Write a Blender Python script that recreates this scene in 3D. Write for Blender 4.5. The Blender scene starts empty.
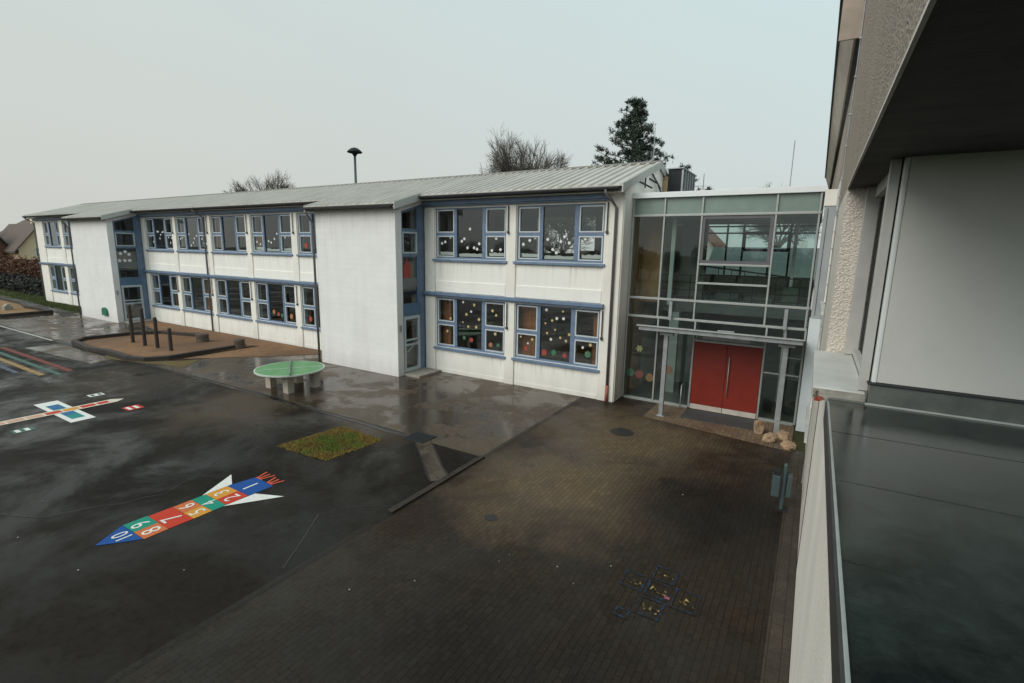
import bpy, math, random
from mathutils import Vector, Matrix
random.seed(7)
D = bpy.data
sc = bpy.context.scene
col = sc.collection
rad = math.radians

# ------------------------------------------------------------------ mesh builder
class MB:
    def __init__(s):
        s.v = []; s.f = []; s.m = []
    def poly(s, pts, mi=0):
        b = len(s.v); s.v += [tuple(p) for p in pts]
        s.f.append(tuple(range(b, b + len(pts)))); s.m.append(mi)
    def faces(s, vs, fs, mi=0):
        b = len(s.v); s.v += [tuple(p) for p in vs]
        for f in fs:
            s.f.append(tuple(b + i for i in f)); s.m.append(mi)
    def box(s, x0, x1, y0, y1, z0, z1, mi=0):
        if x0 > x1: x0, x1 = x1, x0
        if y0 > y1: y0, y1 = y1, y0
        if z0 > z1: z0, z1 = z1, z0
        s.faces([(x0,y0,z0),(x1,y0,z0),(x1,y1,z0),(x0,y1,z0),(x0,y0,z1),(x1,y0,z1),(x1,y1,z1),(x0,y1,z1)],
                [(3,2,1,0),(4,5,6,7),(0,1,5,4),(1,2,6,5),(2,3,7,6),(3,0,4,7)], mi)
    def prism(s, pts, off, mi=0):
        n = len(pts); o = Vector(off)
        vs = [Vector(p) for p in pts] + [Vector(p) + o for p in pts]
        nrm = Vector((0,0,0))
        for i in range(n):
            a, b = vs[i], vs[(i+1) % n]; nrm += a.cross(b)
        fs = [tuple(range(n)), tuple(range(2*n-1, n-1, -1))] + [(i, i+n, (i+1) % n + n, (i+1) % n) for i in range(n)]
        if nrm.dot(o) > 0: fs = [tuple(reversed(f)) for f in fs]
        s.faces(vs, fs, mi)
    def tube(s, pts, rr, n=8, mi=0, cap=True):
        pts = [Vector(p) for p in pts]
        if not hasattr(rr, '__len__'): rr = [rr] * len(pts)
        rings = []
        for i, p in enumerate(pts):
            d = (pts[min(i+1, len(pts)-1)] - pts[max(i-1, 0)]).normalized()
            a = Vector((0,0,1)) if abs(d.z) < .9 else Vector((1,0,0))
            u = d.cross(a).normalized(); w = d.cross(u).normalized()
            rings.append([p + rr[i] * (math.cos(t) * u + math.sin(t) * w) for t in [2*math.pi*k/n for k in range(n)]])
        vs = [q for r in rings for q in r]; fs = []
        for i in range(len(pts)-1):
            for k in range(n):
                fs.append((i*n+k, i*n+(k+1) % n, (i+1)*n+(k+1) % n, (i+1)*n+k))
        if cap:
            fs.append(tuple(range(n-1, -1, -1))); fs.append(tuple((len(pts)-1)*n + k for k in range(n)))
        s.faces(vs, fs, mi)
    def lathe(s, prof, c, n=32, mi=0):
        vs = []; fs = []
        for r, z in prof:
            for k in range(n):
                t = 2*math.pi*k/n
                vs.append((c[0] + r*math.cos(t), c[1] + r*math.sin(t), c[2] + z))
        for i in range(len(prof)-1):
            for k in range(n):
                fs.append((i*n+k, i*n+(k+1) % n, (i+1)*n+(k+1) % n, (i+1)*n+k))
        fs.append(tuple(range(n-1, -1, -1))); fs.append(tuple((len(prof)-1)*n + k for k in range(n)))
        s.faces(vs, fs, mi)
    def wall(s, plane, a0, a1, z0, z1, front, back, ops, mi=0):
        """wall sheet with openings; plane 'y' (runs along x) or 'x' (runs along y)."""
        us = sorted({a0, a1} | {o[i] for o in ops for i in (0, 1)})
        zs = sorted({z0, z1} | {o[i] for o in ops for i in (2, 3)})
        us = [u for u in us if a0 <= u <= a1]; zs = [z for z in zs if z0 <= z <= z1]
        P = (lambda u, d, z: (u, d, z)) if plane == 'y' else (lambda u, d, z: (d, u, z))
        def solid(i, k):
            if i < 0 or k < 0 or i >= len(us)-1 or k >= len(zs)-1: return False
            u = (us[i]+us[i+1])/2; z = (zs[k]+zs[k+1])/2
            return not any(o[0] < u < o[1] and o[2] < z < o[3] for o in ops)
        for i in range(len(us)-1):
            for k in range(len(zs)-1):
                if not solid(i, k): continue
                u0, u1, w0, w1 = us[i], us[i+1], zs[k], zs[k+1]
                s.poly([P(u0,front,w0),P(u1,front,w0),P(u1,front,w1),P(u0,front,w1)], mi)
                s.poly([P(u1,back,w0),P(u0,back,w0),P(u0,back,w1),P(u1,back,w1)], mi)
                if not solid(i-1, k): s.poly([P(u0,back,w0),P(u0,front,w0),P(u0,front,w1),P(u0,back,w1)], mi)
                if not solid(i+1, k): s.poly([P(u1,front,w0),P(u1,back,w0),P(u1,back,w1),P(u1,front,w1)], mi)
                if not solid(i, k-1): s.poly([P(u0,back,w0),P(u1,back,w0),P(u1,front,w0),P(u0,front,w0)], mi)
                if not solid(i, k+1): s.poly([P(u0,front,w1),P(u1,front,w1),P(u1,back,w1),P(u0,back,w1)], mi)
    def build(s, name, mats, parent=None, loc=None, smooth=False, bevel=0.0, rel=True):
        if not isinstance(mats, (list, tuple)): mats = [mats]
        off = Vector((0,0,0))
        if rel:
            p = parent
            while p: off += p.location; p = p.parent
            if loc: off += Vector(loc)
        me = D.meshes.new(name)
        me.from_pydata([tuple(Vector(v) - off) for v in s.v], [], s.f)
        for m in mats: me.materials.append(m)
        me.polygons.foreach_set('material_index', s.m)
        if smooth: me.polygons.foreach_set('use_smooth', [True]*len(s.f))
        me.update()
        o = D.objects.new(name, me); col.objects.link(o); o.parent = parent
        if loc: o.location = loc
        if bevel:
            import bmesh
            bm = bmesh.new(); bm.from_mesh(me)
            bmesh.ops.remove_doubles(bm, verts=bm.verts, dist=1e-5)
            es = [e for e in bm.edges if len(e.link_faces) == 2 and e.calc_face_angle(0) > .5]
            bmesh.ops.bevel(bm, geom=es, offset=bevel, segments=2, profile=.6, affect='EDGES', clamp_overlap=True)
            bm.to_mesh(me); bm.free()
        return o

def tag(o, label=None, cat=None, group=None, kind=None):
    if label: o['label'] = label
    if cat: o['category'] = cat
    if group: o['group'] = group
    if kind: o['kind'] = kind
    return o
def thing(name, loc, label, cat, group=None):
    o = D.objects.new(name, None); col.objects.link(o); o.location = loc
    return tag(o, label, cat, group)
def copy_tree(o, parent=None):
    c = o.copy(); col.objects.link(c); c.parent = parent
    for ch in list(o.children): copy_tree(ch, c)
    return c

# ------------------------------------------------------------------ materials
def nd(nt, t, **kw):
    n = nt.nodes.new(t)
    for k, v in kw.items(): setattr(n, k, v)
    return n
def mat(name, c, rough=.7, var=.18, scale=2.0, bump=0.0, bscale=60.0, metal=0.0, spec=.5, c2=None, dirt=0.0, drips=(), blocks=0, stretch=None, coat=0, rvar=.1):
    m = D.materials.new(name); m.use_nodes = True
    nt = m.node_tree; b = nt.nodes['Principled BSDF']; L = nt.links.new
    tc = nd(nt, 'ShaderNodeTexCoord'); vec = tc.outputs['Object']
    if stretch:
        mp = nd(nt, 'ShaderNodeMapping'); mp.inputs['Scale'].default_value = stretch
        L(vec, mp.inputs['Vector']); vec = mp.outputs['Vector']
    n1 = nd(nt, 'ShaderNodeTexNoise'); n1.inputs['Scale'].default_value = scale; n1.inputs['Detail'].default_value = 6; n1.inputs['Roughness'].default_value = .62
    L(vec, n1.inputs['Vector'])
    r = nd(nt, 'ShaderNodeValToRGB')
    if c2 is None: c2 = tuple(x*(1-var) for x in c); c1 = tuple(min(1, x*(1+var*.5)) for x in c)
    else: c1 = c
    r.color_ramp.elements[0].position = .3; r.color_ramp.elements[1].position = .7
    r.color_ramp.elements[0].color = (*c2, 1); r.color_ramp.elements[1].color = (*c1, 1)
    L(n1.outputs['Fac'], r.inputs['Fac'])
    out = r.outputs['Color']
    if blocks:
        gb = nd(nt, 'ShaderNodeNewGeometry'); sb = nd(nt, 'ShaderNodeSeparateXYZ'); L(gb.outputs['Position'], sb.inputs[0])
        hb = nd(nt, 'ShaderNodeMath', operation='ADD'); L(sb.outputs['X'], hb.inputs[0]); L(sb.outputs['Y'], hb.inputs[1])
        cb_ = nd(nt, 'ShaderNodeCombineXYZ'); L(hb.outputs[0], cb_.inputs['X']); L(sb.outputs['Z'], cb_.inputs['Y'])
        bt = nd(nt, 'ShaderNodeTexBrick'); bt.inputs['Scale'].default_value = 1; bt.inputs['Brick Width'].default_value = .5; bt.inputs['Row Height'].default_value = .25; bt.inputs['Mortar Size'].default_value = .012
        bt.inputs['Color1'].default_value = (1,1,1,1); bt.inputs['Color2'].default_value = (1-blocks*.6,)*3+(1,); bt.inputs['Mortar'].default_value = (1-blocks,)*3+(1,); L(cb_.outputs[0], bt.inputs['Vector'])
        xb = nd(nt, 'ShaderNodeMix', data_type='RGBA', blend_type='MULTIPLY'); xb.inputs['Factor'].default_value = 1; L(out, xb.inputs['A']); L(bt.outputs['Color'], xb.inputs['B']); out = xb.outputs['Result']
    if dirt:
        # grime: streaky noise stretched downwards plus splash zone by the ground
        mp = nd(nt, 'ShaderNodeMapping'); mp.inputs['Scale'].default_value = (2.6, 2.6, .22)
        g = nd(nt, 'ShaderNodeNewGeometry'); L(g.outputs['Position'], mp.inputs['Vector'])
        n2 = nd(nt, 'ShaderNodeTexNoise'); n2.inputs['Scale'].default_value = 1.0; n2.inputs['Detail'].default_value = 7
        L(mp.outputs['Vector'], n2.inputs['Vector'])
        mr = nd(nt, 'ShaderNodeMapRange'); mr.inputs['From Min'].default_value = .52; mr.inputs['From Max'].default_value = .8
        mr.inputs['To Max'].default_value = dirt; L(n2.outputs['Fac'], mr.inputs['Value'])
        sx = nd(nt, 'ShaderNodeSeparateXYZ'); L(g.outputs['Position'], sx.inputs[0])
        nz = nd(nt, 'ShaderNodeMath', operation='MULTIPLY_ADD'); L(n2.outputs['Fac'], nz.inputs[0]); nz.inputs[1].default_value = -1.3; L(sx.outputs['Z'], nz.inputs[2])
        m2 = nd(nt, 'ShaderNodeMapRange'); m2.inputs['From Min'].default_value = .15; m2.inputs['From Max'].default_value = -.75
        m2.inputs['To Max'].default_value = min(1, dirt*2.2); L(nz.outputs[0], m2.inputs['Value'])
        ad = nd(nt, 'ShaderNodeMath', operation='MAXIMUM'); L(mr.outputs[0], ad.inputs[0]); L(m2.outputs[0], ad.inputs[1])
        if drips:
            mp3 = nd(nt, 'ShaderNodeMapping'); mp3.inputs['Scale'].default_value = (9, 9, .16); L(g.outputs['Position'], mp3.inputs['Vector'])
            n5 = nd(nt, 'ShaderNodeTexNoise'); n5.inputs['Scale'].default_value = 1; n5.inputs['Detail'].default_value = 5; L(mp3.outputs[0], n5.inputs['Vector'])
            mr5 = nd(nt, 'ShaderNodeMapRange'); mr5.inputs['From Min'].default_value = .50; mr5.inputs['From Max'].default_value = .74; L(n5.outputs['Fac'], mr5.inputs['Value'])
            for zt_, ln in drips:
                up = nd(nt, 'ShaderNodeMapRange'); up.inputs['From Min'].default_value = zt_-ln; up.inputs['From Max'].default_value = zt_; up.inputs['To Max'].default_value = .42; L(sx.outputs['Z'], up.inputs['Value'])
                lt = nd(nt, 'ShaderNodeMath', operation='LESS_THAN'); lt.inputs[1].default_value = zt_+.02; L(sx.outputs['Z'], lt.inputs[0])
                m5 = nd(nt, 'ShaderNodeMath', operation='MULTIPLY'); L(up.outputs[0], m5.inputs[0]); L(lt.outputs[0], m5.inputs[1])
                m6 = nd(nt, 'ShaderNodeMath', operation='MULTIPLY'); L(m5.outputs[0], m6.inputs[0]); L(mr5.outputs[0], m6.inputs[1])
                a7 = nd(nt, 'ShaderNodeMath', operation='MAXIMUM'); L(ad.outputs[0], a7.inputs[0]); L(m6.outputs[0], a7.inputs[1]); ad = a7
        mx = nd(nt, 'ShaderNodeMix', data_type='RGBA'); L(ad.outputs[0], mx.inputs['Factor']); L(out, mx.inputs['A'])
        mx.inputs['B'].default_value = (c[0]*.38, c[1]*.34, c[2]*.28, 1); out = mx.outputs['Result']
    L(out, b.inputs['Base Color'])
    rr = nd(nt, 'ShaderNodeMapRange'); rr.inputs['To Min'].default_value = max(0, rough-rvar); rr.inputs['To Max'].default_value = min(1, rough+rvar)
    L(n1.outputs['Fac'], rr.inputs['Value']); L(rr.outputs[0], b.inputs['Roughness'])
    b.inputs['Metallic'].default_value = metal
    b.inputs['Specular IOR Level'].default_value = spec
    if coat: b.inputs['Coat Weight'].default_value = coat; b.inputs['Coat Roughness'].default_value = .08
    if bump:
        n3 = nd(nt, 'ShaderNodeTexNoise'); n3.inputs['Scale'].default_value = bscale; n3.inputs['Detail'].default_value = 4
        L(vec, n3.inputs['Vector'])
        bp = nd(nt, 'ShaderNodeBump'); bp.inputs['Strength'].default_value = bump; bp.inputs['Distance'].default_value = .02
        L(n3.outputs['Fac'], bp.inputs['Height']); L(bp.outputs['Normal'], b.inputs['Normal'])
    return m

def glass(name, tint=(.75,.82,.8), refl=1.0, base=.05):
    m = D.materials.new(name); m.use_nodes = True; nt = m.node_tree; L = nt.links.new
    for n in list(nt.nodes): nt.nodes.remove(n)
    o = nd(nt, 'ShaderNodeOutputMaterial'); t = nd(nt, 'ShaderNodeBsdfTransparent'); g = nd(nt, 'ShaderNodeBsdfGlossy')
    t.inputs['Color'].default_value = (*tint, 1); g.inputs['Roughness'].default_value = .01; g.inputs['Color'].default_value = (.9,.95,.95,1)
    lw = nd(nt, 'ShaderNodeLayerWeight'); lw.inputs['Blend'].default_value = .5
    pw = nd(nt, 'ShaderNodeMath', operation='POWER'); pw.inputs[1].default_value = 3.6; L(lw.outputs['Facing'], pw.inputs[0])
    ma = nd(nt, 'ShaderNodeMath', operation='MULTIPLY_ADD'); ma.inputs[1].default_value = .9*refl; ma.inputs[2].default_value = base
    L(pw.outputs[0], ma.inputs[0])
    tc = nd(nt, 'ShaderNodeTexCoord'); n = nd(nt, 'ShaderNodeTexNoise'); n.inputs['Scale'].default_value = 1.1; L(tc.outputs['Object'], n.inputs['Vector'])
    bp = nd(nt, 'ShaderNodeBump'); bp.inputs['Strength'].default_value = .06; bp.inputs['Distance'].default_value = .02
    L(n.outputs['Fac'], bp.inputs['Height']); L(bp.outputs['Normal'], g.inputs['Normal'])
    mx = nd(nt, 'ShaderNodeMixShader'); L(ma.outputs[0], mx.inputs[0]); L(t.outputs[0], mx.inputs[1]); L(g.outputs[0], mx.inputs[2])
    L(mx.outputs[0], o.inputs[0])
    return m

def ground_mat(name, cA, cB, wet_lo=.12, wet_hi=.5, brick=None, tint=None, mask_scale=.32, mask_lo=.42, mask_hi=.62, bumpk=.35, spec=(.22,.5), zones=()):
    m = D.materials.new(name); m.use_nodes = True; nt = m.node_tree; b = nt.nodes['Principled BSDF']; L = nt.links.new
    g = nd(nt, 'ShaderNodeNewGeometry'); vec = g.outputs['Position']
    def noise(scale, det=5, dist=0.0, rough=.6, v=vec):
        n = nd(nt, 'ShaderNodeTexNoise'); n.inputs['Scale'].default_value = scale; n.inputs['Detail'].default_value = det
        n.inputs['Distortion'].default_value = dist; n.inputs['Roughness'].default_value = rough; L(v, n.inputs['Vector']); return n.outputs['Fac']
    def mrange(v, a, c, lo=0., hi=1.):
        r = nd(nt, 'ShaderNodeMapRange'); r.inputs['From Min'].default_value = a; r.inputs['From Max'].default_value = c
        r.inputs['To Min'].default_value = lo; r.inputs['To Max'].default_value = hi; L(v, r.inputs['Value']); return r.outputs[0]
    def mixc(f, a, c):
        x = nd(nt, 'ShaderNodeMix', data_type='RGBA')
        if isinstance(f, float): x.inputs['Factor'].default_value = f
        else: L(f, x.inputs['Factor'])
        for s_, q in (('A', a), ('B', c)):
            if isinstance(q, tuple): x.inputs[s_].default_value = (*q, 1)
            else: L(q, x.inputs[s_])
        return x.outputs['Result']
    big = noise(.22, 6, .6); mid = noise(1.3, 6, .3); fine = noise(95, 3)
    c = mixc(mrange(mid, .3, .7), cA, cB)
    c = mixc(mrange(big, .40, .68, 0, .7), c, tint or tuple(x*.6 for x in cA))
    grit = noise(26, 4, 0, .7)
    c = mixc(mrange(grit, .54, .72, 0, .55), c, tuple(min(1, x*2.0) for x in cB))
    mott = noise(7.5, 5, .4, .65)
    c = mixc(mrange(mott, .48, .70, 0, .55), c, tuple(x*.45 for x in cA))
    c = mixc(mrange(fine, .56, .75, 0, .40), c, tuple(min(1, x*2.4) for x in cB))
    # stained areas of the yard: soft-edged discs broken up by noise
    for (zx, zy, zr, zc, zf) in zones:
        vm = nd(nt, 'ShaderNodeVectorMath', operation='DISTANCE'); L(vec, vm.inputs[0]); vm.inputs[1].default_value = (zx, zy, 0)
        am_ = nd(nt, 'ShaderNodeMath', operation='MULTIPLY_ADD'); L(noise(.75, 5, .8), am_.inputs[0]); am_.inputs[1].default_value = zr*1.1; L(vm.outputs['Value'], am_.inputs[2])
        c = mixc(mrange(am_.outputs[0], zr*1.45, zr*.85, 0, zf), c, zc)
    wetn = noise(mask_scale, 9, .35, .67)
    wet = mrange(wetn, mask_lo, mask_hi)
    # wet ground is darker
    c = mixc(wet, c, mixc(.5, c, (cA[0]*.3, cA[1]*.3, cA[2]*.32)))
    h = fine; 
    if brick:
        bt = nd(nt, 'ShaderNodeTexBrick'); bt.inputs['Scale'].default_value = 1.0; bt.inputs['Brick Width'].default_value = brick[0]; bt.inputs['Row Height'].default_value = brick[1]
        bt.inputs['Mortar Size'].default_value = .008; bt.inputs['Mortar Smooth'].default_value = .3; bt.inputs['Bias'].default_value = -.1
        bt.inputs['Color1'].default_value = (1,1,1,1); bt.inputs['Color2'].default_value = (.74,.72,.72,1); bt.inputs['Mortar'].default_value = (.46,.44,.41,1)
        if len(brick) > 2:
            mp = nd(nt, 'ShaderNodeMapping'); mp.inputs['Rotation'].default_value = (0,0,brick[2]); L(vec, mp.inputs['Vector']); L(mp.outputs[0], bt.inputs['Vector'])
        else: L(vec, bt.inputs['Vector'])
        x = nd(nt, 'ShaderNodeMix', data_type='RGBA', blend_type='MULTIPLY'); x.inputs['Factor'].default_value = 1
        L(c, x.inputs['A']); L(bt.outputs['Color'], x.inputs['B']); c = x.outputs['Result']
    L(c, b.inputs['Base Color'])
    r1 = mrange(wet, 0, 1, wet_hi, wet_lo)
    ra = nd(nt, 'ShaderNodeMath', operation='MULTIPLY_ADD'); L(mid, ra.inputs[0]); ra.inputs[1].default_value = .22; L(r1, ra.inputs[2])
    L(ra.outputs[0], b.inputs['Roughness'])
    sp = mrange(wet, 0, 1, spec[0], spec[1]); L(sp, b.inputs['Specular IOR Level']); b.inputs['Specular Tint'].default_value = (1.0,.86,.76,1)
    bp = nd(nt, 'ShaderNodeBump'); bp.inputs['Distance'].default_value = .01
    L(mrange(wet, 0, 1, bumpk, bumpk*.12), bp.inputs['Strength'])
    if brick:
        s1 = nd(nt, 'ShaderNodeMath', operation='MULTIPLY_ADD'); L(bt.outputs['Fac'], s1.inputs[0]); s1.inputs[1].default_value = -.8; L(h, s1.inputs[2]); h = s1.outputs[0]
    L(h, bp.inputs['Height']); L(bp.outputs['Normal'], b.inputs['Normal'])
    return m

M = {}
M['white'] = mat('white_render', (.83,.81,.795), .85, .05, .8, .25, 220, dirt=.11, blocks=.055, drips=((6.75,1.8),))
M['cream'] = mat('cream_panel', (.87,.85,.79), .8, .05, 1.0, .15, 150, dirt=.12, drips=((4.72,.95),(1.02,.9),(3.45,.5)))
M['pier'] = mat('pier_paint', (.83,.80,.73), .8, .07, 1.4, .15, 150, dirt=.14)
M['blue'] = mat('blue_paint', (.15,.215,.32), .5, .25, 3, .05, 40)
M['bluebright'] = mat('blue_panel_paint', (.10,.18,.29), .5, .15, 2)
M['sash'] = mat('white_sash_paint', (.55,.60,.63), .45, .08, 3)
M['roof'] = mat('pale_roof_metal', (.56,.525,.475), .55, .16, 1.2, .08, 20, c2=(.40,.375,.335), stretch=(2.5,.35,1))
M['fascia'] = mat('pale_fascia', (.50,.49,.46), .6, .12, 2)
M['gutter'] = mat('dark_gutter', (.05,.05,.055), .5, .3, 5)
M['pipe'] = mat('grey_downpipe', (.16,.155,.15), .55, .25, 4)
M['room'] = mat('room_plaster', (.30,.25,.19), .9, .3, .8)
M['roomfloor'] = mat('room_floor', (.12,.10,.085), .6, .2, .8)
M['curtain'] = mat('orange_curtain', (.36,.14,.045), .9, .35, 9, stretch=(6,1,.3))
M['glass'] = glass('window_glass', (.74,.78,.76), 1.0, .095)
M['hallglass'] = glass('hall_glass', (.70,.80,.77), .9, .075)
M['green_glass'] = mat('green_frosted_panel', (.21,.28,.245), .25, .18, 1.2, spec=.6)
M['alu'] = mat('silver_aluminium', (.40,.41,.395), .4, .1, 4, metal=.35)
M['darkframe'] = mat('dark_frame', (.022,.024,.026), .6, .2, 4, spec=.2)
M['mauve'] = mat('grey_vent_frame', (.12,.115,.13), .5, .1, 4)
M['red'] = mat('red_door_paint', (.24,.020,.008), .45, .25, 3, .05, 30, c2=(.19,.016,.007))
M['kick'] = mat('pale_kickplate', (.56,.50,.44), .5, .2, 5)
M['canopy'] = mat('corrugated_canopy', (.44,.46,.45), .4, .2, 4)
M['whiteroof'] = mat('white_roof_edge', (.80,.83,.84), .5, .04, 3)
M['galv'] = mat('galvanised_steel', (.36,.38,.39), .45, .25, 5, metal=.4)
M['asphalt'] = ground_mat('wet_asphalt', (.0080,.0068,.0058), (.0135,.0115,.0095), .06, .44, spec=(.06,.155), mask_lo=.44, mask_hi=.60, mask_scale=.34, zones=((-15.5,9.0,3.4,(.085,.066,.048),.88),(-10.6,9.9,2.0,(.075,.059,.043),.85),(-22,8.5,4.2,(.06,.048,.037),.75)), tint=(.026,.021,.017))
M['asphalt2'] = ground_mat('worn_asphalt', (.016,.0138,.0115), (.026,.0225,.0185), .2, .5, brick=(.20,.10,rad(90)), spec=(.12,.24), tint=(.028,.024,.0205))
M['apron'] = ground_mat('apron_asphalt', (.066,.049,.034), (.115,.089,.063), .03, .36, spec=(.25,.6), tint=(.05,.036,.024), mask_scale=.55, mask_lo=.45, mask_hi=.54)
M['paving'] = ground_mat('wet_brick_paving', (.024,.0185,.0125), (.040,.0305,.0205), .14, .48, brick=(.20,.10,rad(90)), spec=(.14,.34), tint=(.03,.02,.012), zones=((-4.4,9.6,3.2,(.175,.125,.075),.9),(-4.0,13.4,3.8,(.155,.113,.070),.88),(-4.4,1.5,5.2,(.021,.0185,.0155),.8),(-1.4,10.2,2.4,(.010,.009,.008),.8),(-6.2,6.7,1.0,(.030,.018,.012),.8),(-2.6,4.0,3.0,(.016,.014,.0135),.7)), mask_lo=.40, mask_hi=.66, bumpk=.5)
M['tan'] = ground_mat('tan_brick_paving', (.20,.145,.095), (.28,.205,.135), .25, .55, brick=(.24,.12,rad(90)), spec=(.25,.4), tint=(.16,.115,.075), bumpk=.5)
M['strip'] = ground_mat('edging_pavers', (.050,.040,.030), (.075,.060,.045), .25, .55, brick=(.30,.16,rad(90)), tint=(.06,.05,.04), bumpk=.5)
M['kerb'] = ground_mat('kerb_concrete', (.030,.0245,.019), (.050,.042,.033), .2, .5, brick=(1.0,.5,rad(90)))
M['earth'] = ground_mat('meadow_ground', (.045,.055,.022), (.07,.075,.03), .5, .8)
M['bark'] = ground_mat('bark_mulch', (.21,.115,.065), (.30,.175,.10), .6, .9, tint=(.11,.065,.04), bumpk=1.0)
M['sandm'] = ground_mat('sand_bed', (.27,.16,.075), (.35,.215,.11), .6, .9, tint=(.2,.13,.07), bumpk=1.0)
M['moss'] = ground_mat('moss_soil', (.09,.072,.02), (.14,.095,.028), .6, .9, tint=(.07,.05,.02), bumpk=1.0)
M['timber'] = mat('dark_timber', (.035,.027,.021), .6, .4, 6, .3, 30)
M['stump'] = mat('stump_bark', (.10,.075,.055), .9, .4, 8, .6, 20)
M['concrete'] = mat('concrete', (.30,.27,.235), .8, .22, 3, .3, 60)
M['stone'] = mat('sandstone', (.47,.33,.21), .85, .3, 4, .8, 18, c2=(.22,.14,.09))
M['green'] = mat('green_table_coat', (.085,.27,.085), .35, .35, 2.2, .03, 30, c2=(.15,.34,.16))
M['whitepaint'] = mat('white_paint', (.74,.74,.71), .6, .06, 4)
M['bluegrey'] = mat('bluegrey_paint', (.052,.078,.084), .5, .2, 5)
def paint(n, c):  # worn road paint on asphalt
    m = mat(n, c, .6, .0, 22, .35, 120, c2=(.022+c[0]*.12,.02+c[1]*.12,.018+c[2]*.12), spec=.2)
    for q in m.node_tree.nodes:
        if q.type == 'VALTORGB':
            q.color_ramp.elements[0].position = .33; q.color_ramp.elements[1].position = .42
            e = q.color_ramp.elements.new(.60); e.color = (c[0]*.84, c[1]*.84, c[2]*.84, 1)
        if q.type == 'TEX_NOISE' and q.inputs['Scale'].default_value == 22: q.inputs['Roughness'].default_value = .75
    return m
PB = paint('blue_road_paint', (.008,.075,.30)); PG = paint('green_road_paint', (.01,.27,.185)); PR = paint('red_road_paint', (.56,.045,.02))
PO = paint('orange_road_paint', (.60,.155,.05)); PY = paint('yellow_road_paint', (.66,.30,.04)); PW = paint('white_road_paint', (.78,.77,.73))
PRB = paint('faded_red_paint', (.19,.055,.04)); PYB = paint('faded_yellow_paint', (.34,.215,.09)); PGB = paint('faded_green_paint', (.08,.15,.12)); PBB = paint('faded_blue_paint', (.10,.12,.16))

# roughcast plaster of the near building
def roughcast(name, c, sc_=38, st=1.0):
    m = D.materials.new(name); m.use_nodes = True; nt = m.node_tree; b = nt.nodes['Principled BSDF']; L = nt.links.new
    g = nd(nt, 'ShaderNodeNewGeometry')
    v = nd(nt, 'ShaderNodeTexVoronoi'); v.inputs['Scale'].default_value = sc_; L(g.outputs['Position'], v.inputs['Vector'])
    n = nd(nt, 'ShaderNodeTexNoise'); n.inputs['Scale'].default_value = sc_*1.7; n.inputs['Detail'].default_value = 6; L(g.outputs['Position'], n.inputs['Vector'])
    mp = nd(nt, 'ShaderNodeMapping'); mp.inputs['Scale'].default_value = (1.6,1.6,.5); L(g.outputs['Position'], mp.inputs['Vector'])
    big = nd(nt, 'ShaderNodeTexNoise'); big.inputs['Scale'].default_value = 1.0; big.inputs['Detail'].default_value = 6; L(mp.outputs[0], big.inputs['Vector'])
    r = nd(nt, 'ShaderNodeValToRGB'); r.color_ramp.elements[0].position = .32; r.color_ramp.elements[1].position = .7
    r.color_ramp.elements[0].color = (*[x*.86 for x in c], 1); r.color_ramp.elements[1].color = (*c, 1); L(big.outputs['Fac'], r.inputs['Fac'])
    r2 = nd(nt, 'ShaderNodeMapRange'); r2.inputs['From Min'].default_value = .3; r2.inputs['From Max'].default_value = .62; r2.inputs['To Min'].default_value = .35; L(n.outputs['Fac'], r2.inputs['Value'])
    x = nd(nt, 'ShaderNodeMix', data_type='RGBA', blend_type='MULTIPLY'); x.inputs['Factor'].default_value = .75*st; L(r.outputs[0], x.inputs['A']); L(r2.outputs[0], x.inputs['B'])
    L(x.outputs['Result'], b.inputs['Base Color']); b.inputs['Roughness'].default_value = .95
    a = nd(nt, 'ShaderNodeMath', operation='ADD'); L(v.outputs['Distance'], a.inputs[0]); L(n.outputs['Fac'], a.inputs[1])
    bp = nd(nt, 'ShaderNodeBump'); bp.inputs['Strength'].default_value = .9*st; bp.inputs['Distance'].default_value = .03
    L(a.outputs[0], bp.inputs['Height']); L(bp.outputs['Normal'], b.inputs['Normal'])
    return m
M['rough'] = roughcast('roughcast_plaster', (.50,.415,.34))
M['roughlow'] = roughcast('roughcast_plaster_pale', (.93,.86,.77), 45, .22)
M['smooth'] = mat('smooth_facade_paint', (.80,.76,.70), .8, .08, 1, .2, 90, dirt=.25)
M['soffit'] = mat('dark_mottled_soffit', (.085,.084,.076), .8, .5, 1.6, .3, 30, c2=(.016,.018,.018), stretch=(.6,2,1))  # dark mottled colour for the undersides
M['board'] = mat('grey_board', (.62,.61,.575), .7, .07, 1.2, .12, 120)
M['boardedge'] = mat('pale_board_edge', (.78,.79,.77), .5, .05, 2)
M['gframe'] = mat('grey_window_frame', (.52,.51,.48), .55, .1, 3)
M['slab'] = mat('pale_stone_sill', (.62,.62,.58), .6, .12, 3, .1, 60, c2=(.50,.49,.45))
M['brokenc'] = mat('broken_concrete', (.28,.2,.13), .9, .5, 14, .8, 30, c2=(.12,.085,.06))
M['rust'] = mat('rust', (.33,.055,.03), .9, .4, 20, .5, 40)
M['palepanel'] = mat('pale_blue_white_panel', (.60,.66,.68), .6, .05, 1)
M['skirt'] = mat('wet_upstand', (.15,.155,.14), .3, .35, 2.2, .1, 30, c2=(.07,.08,.075))

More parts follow.
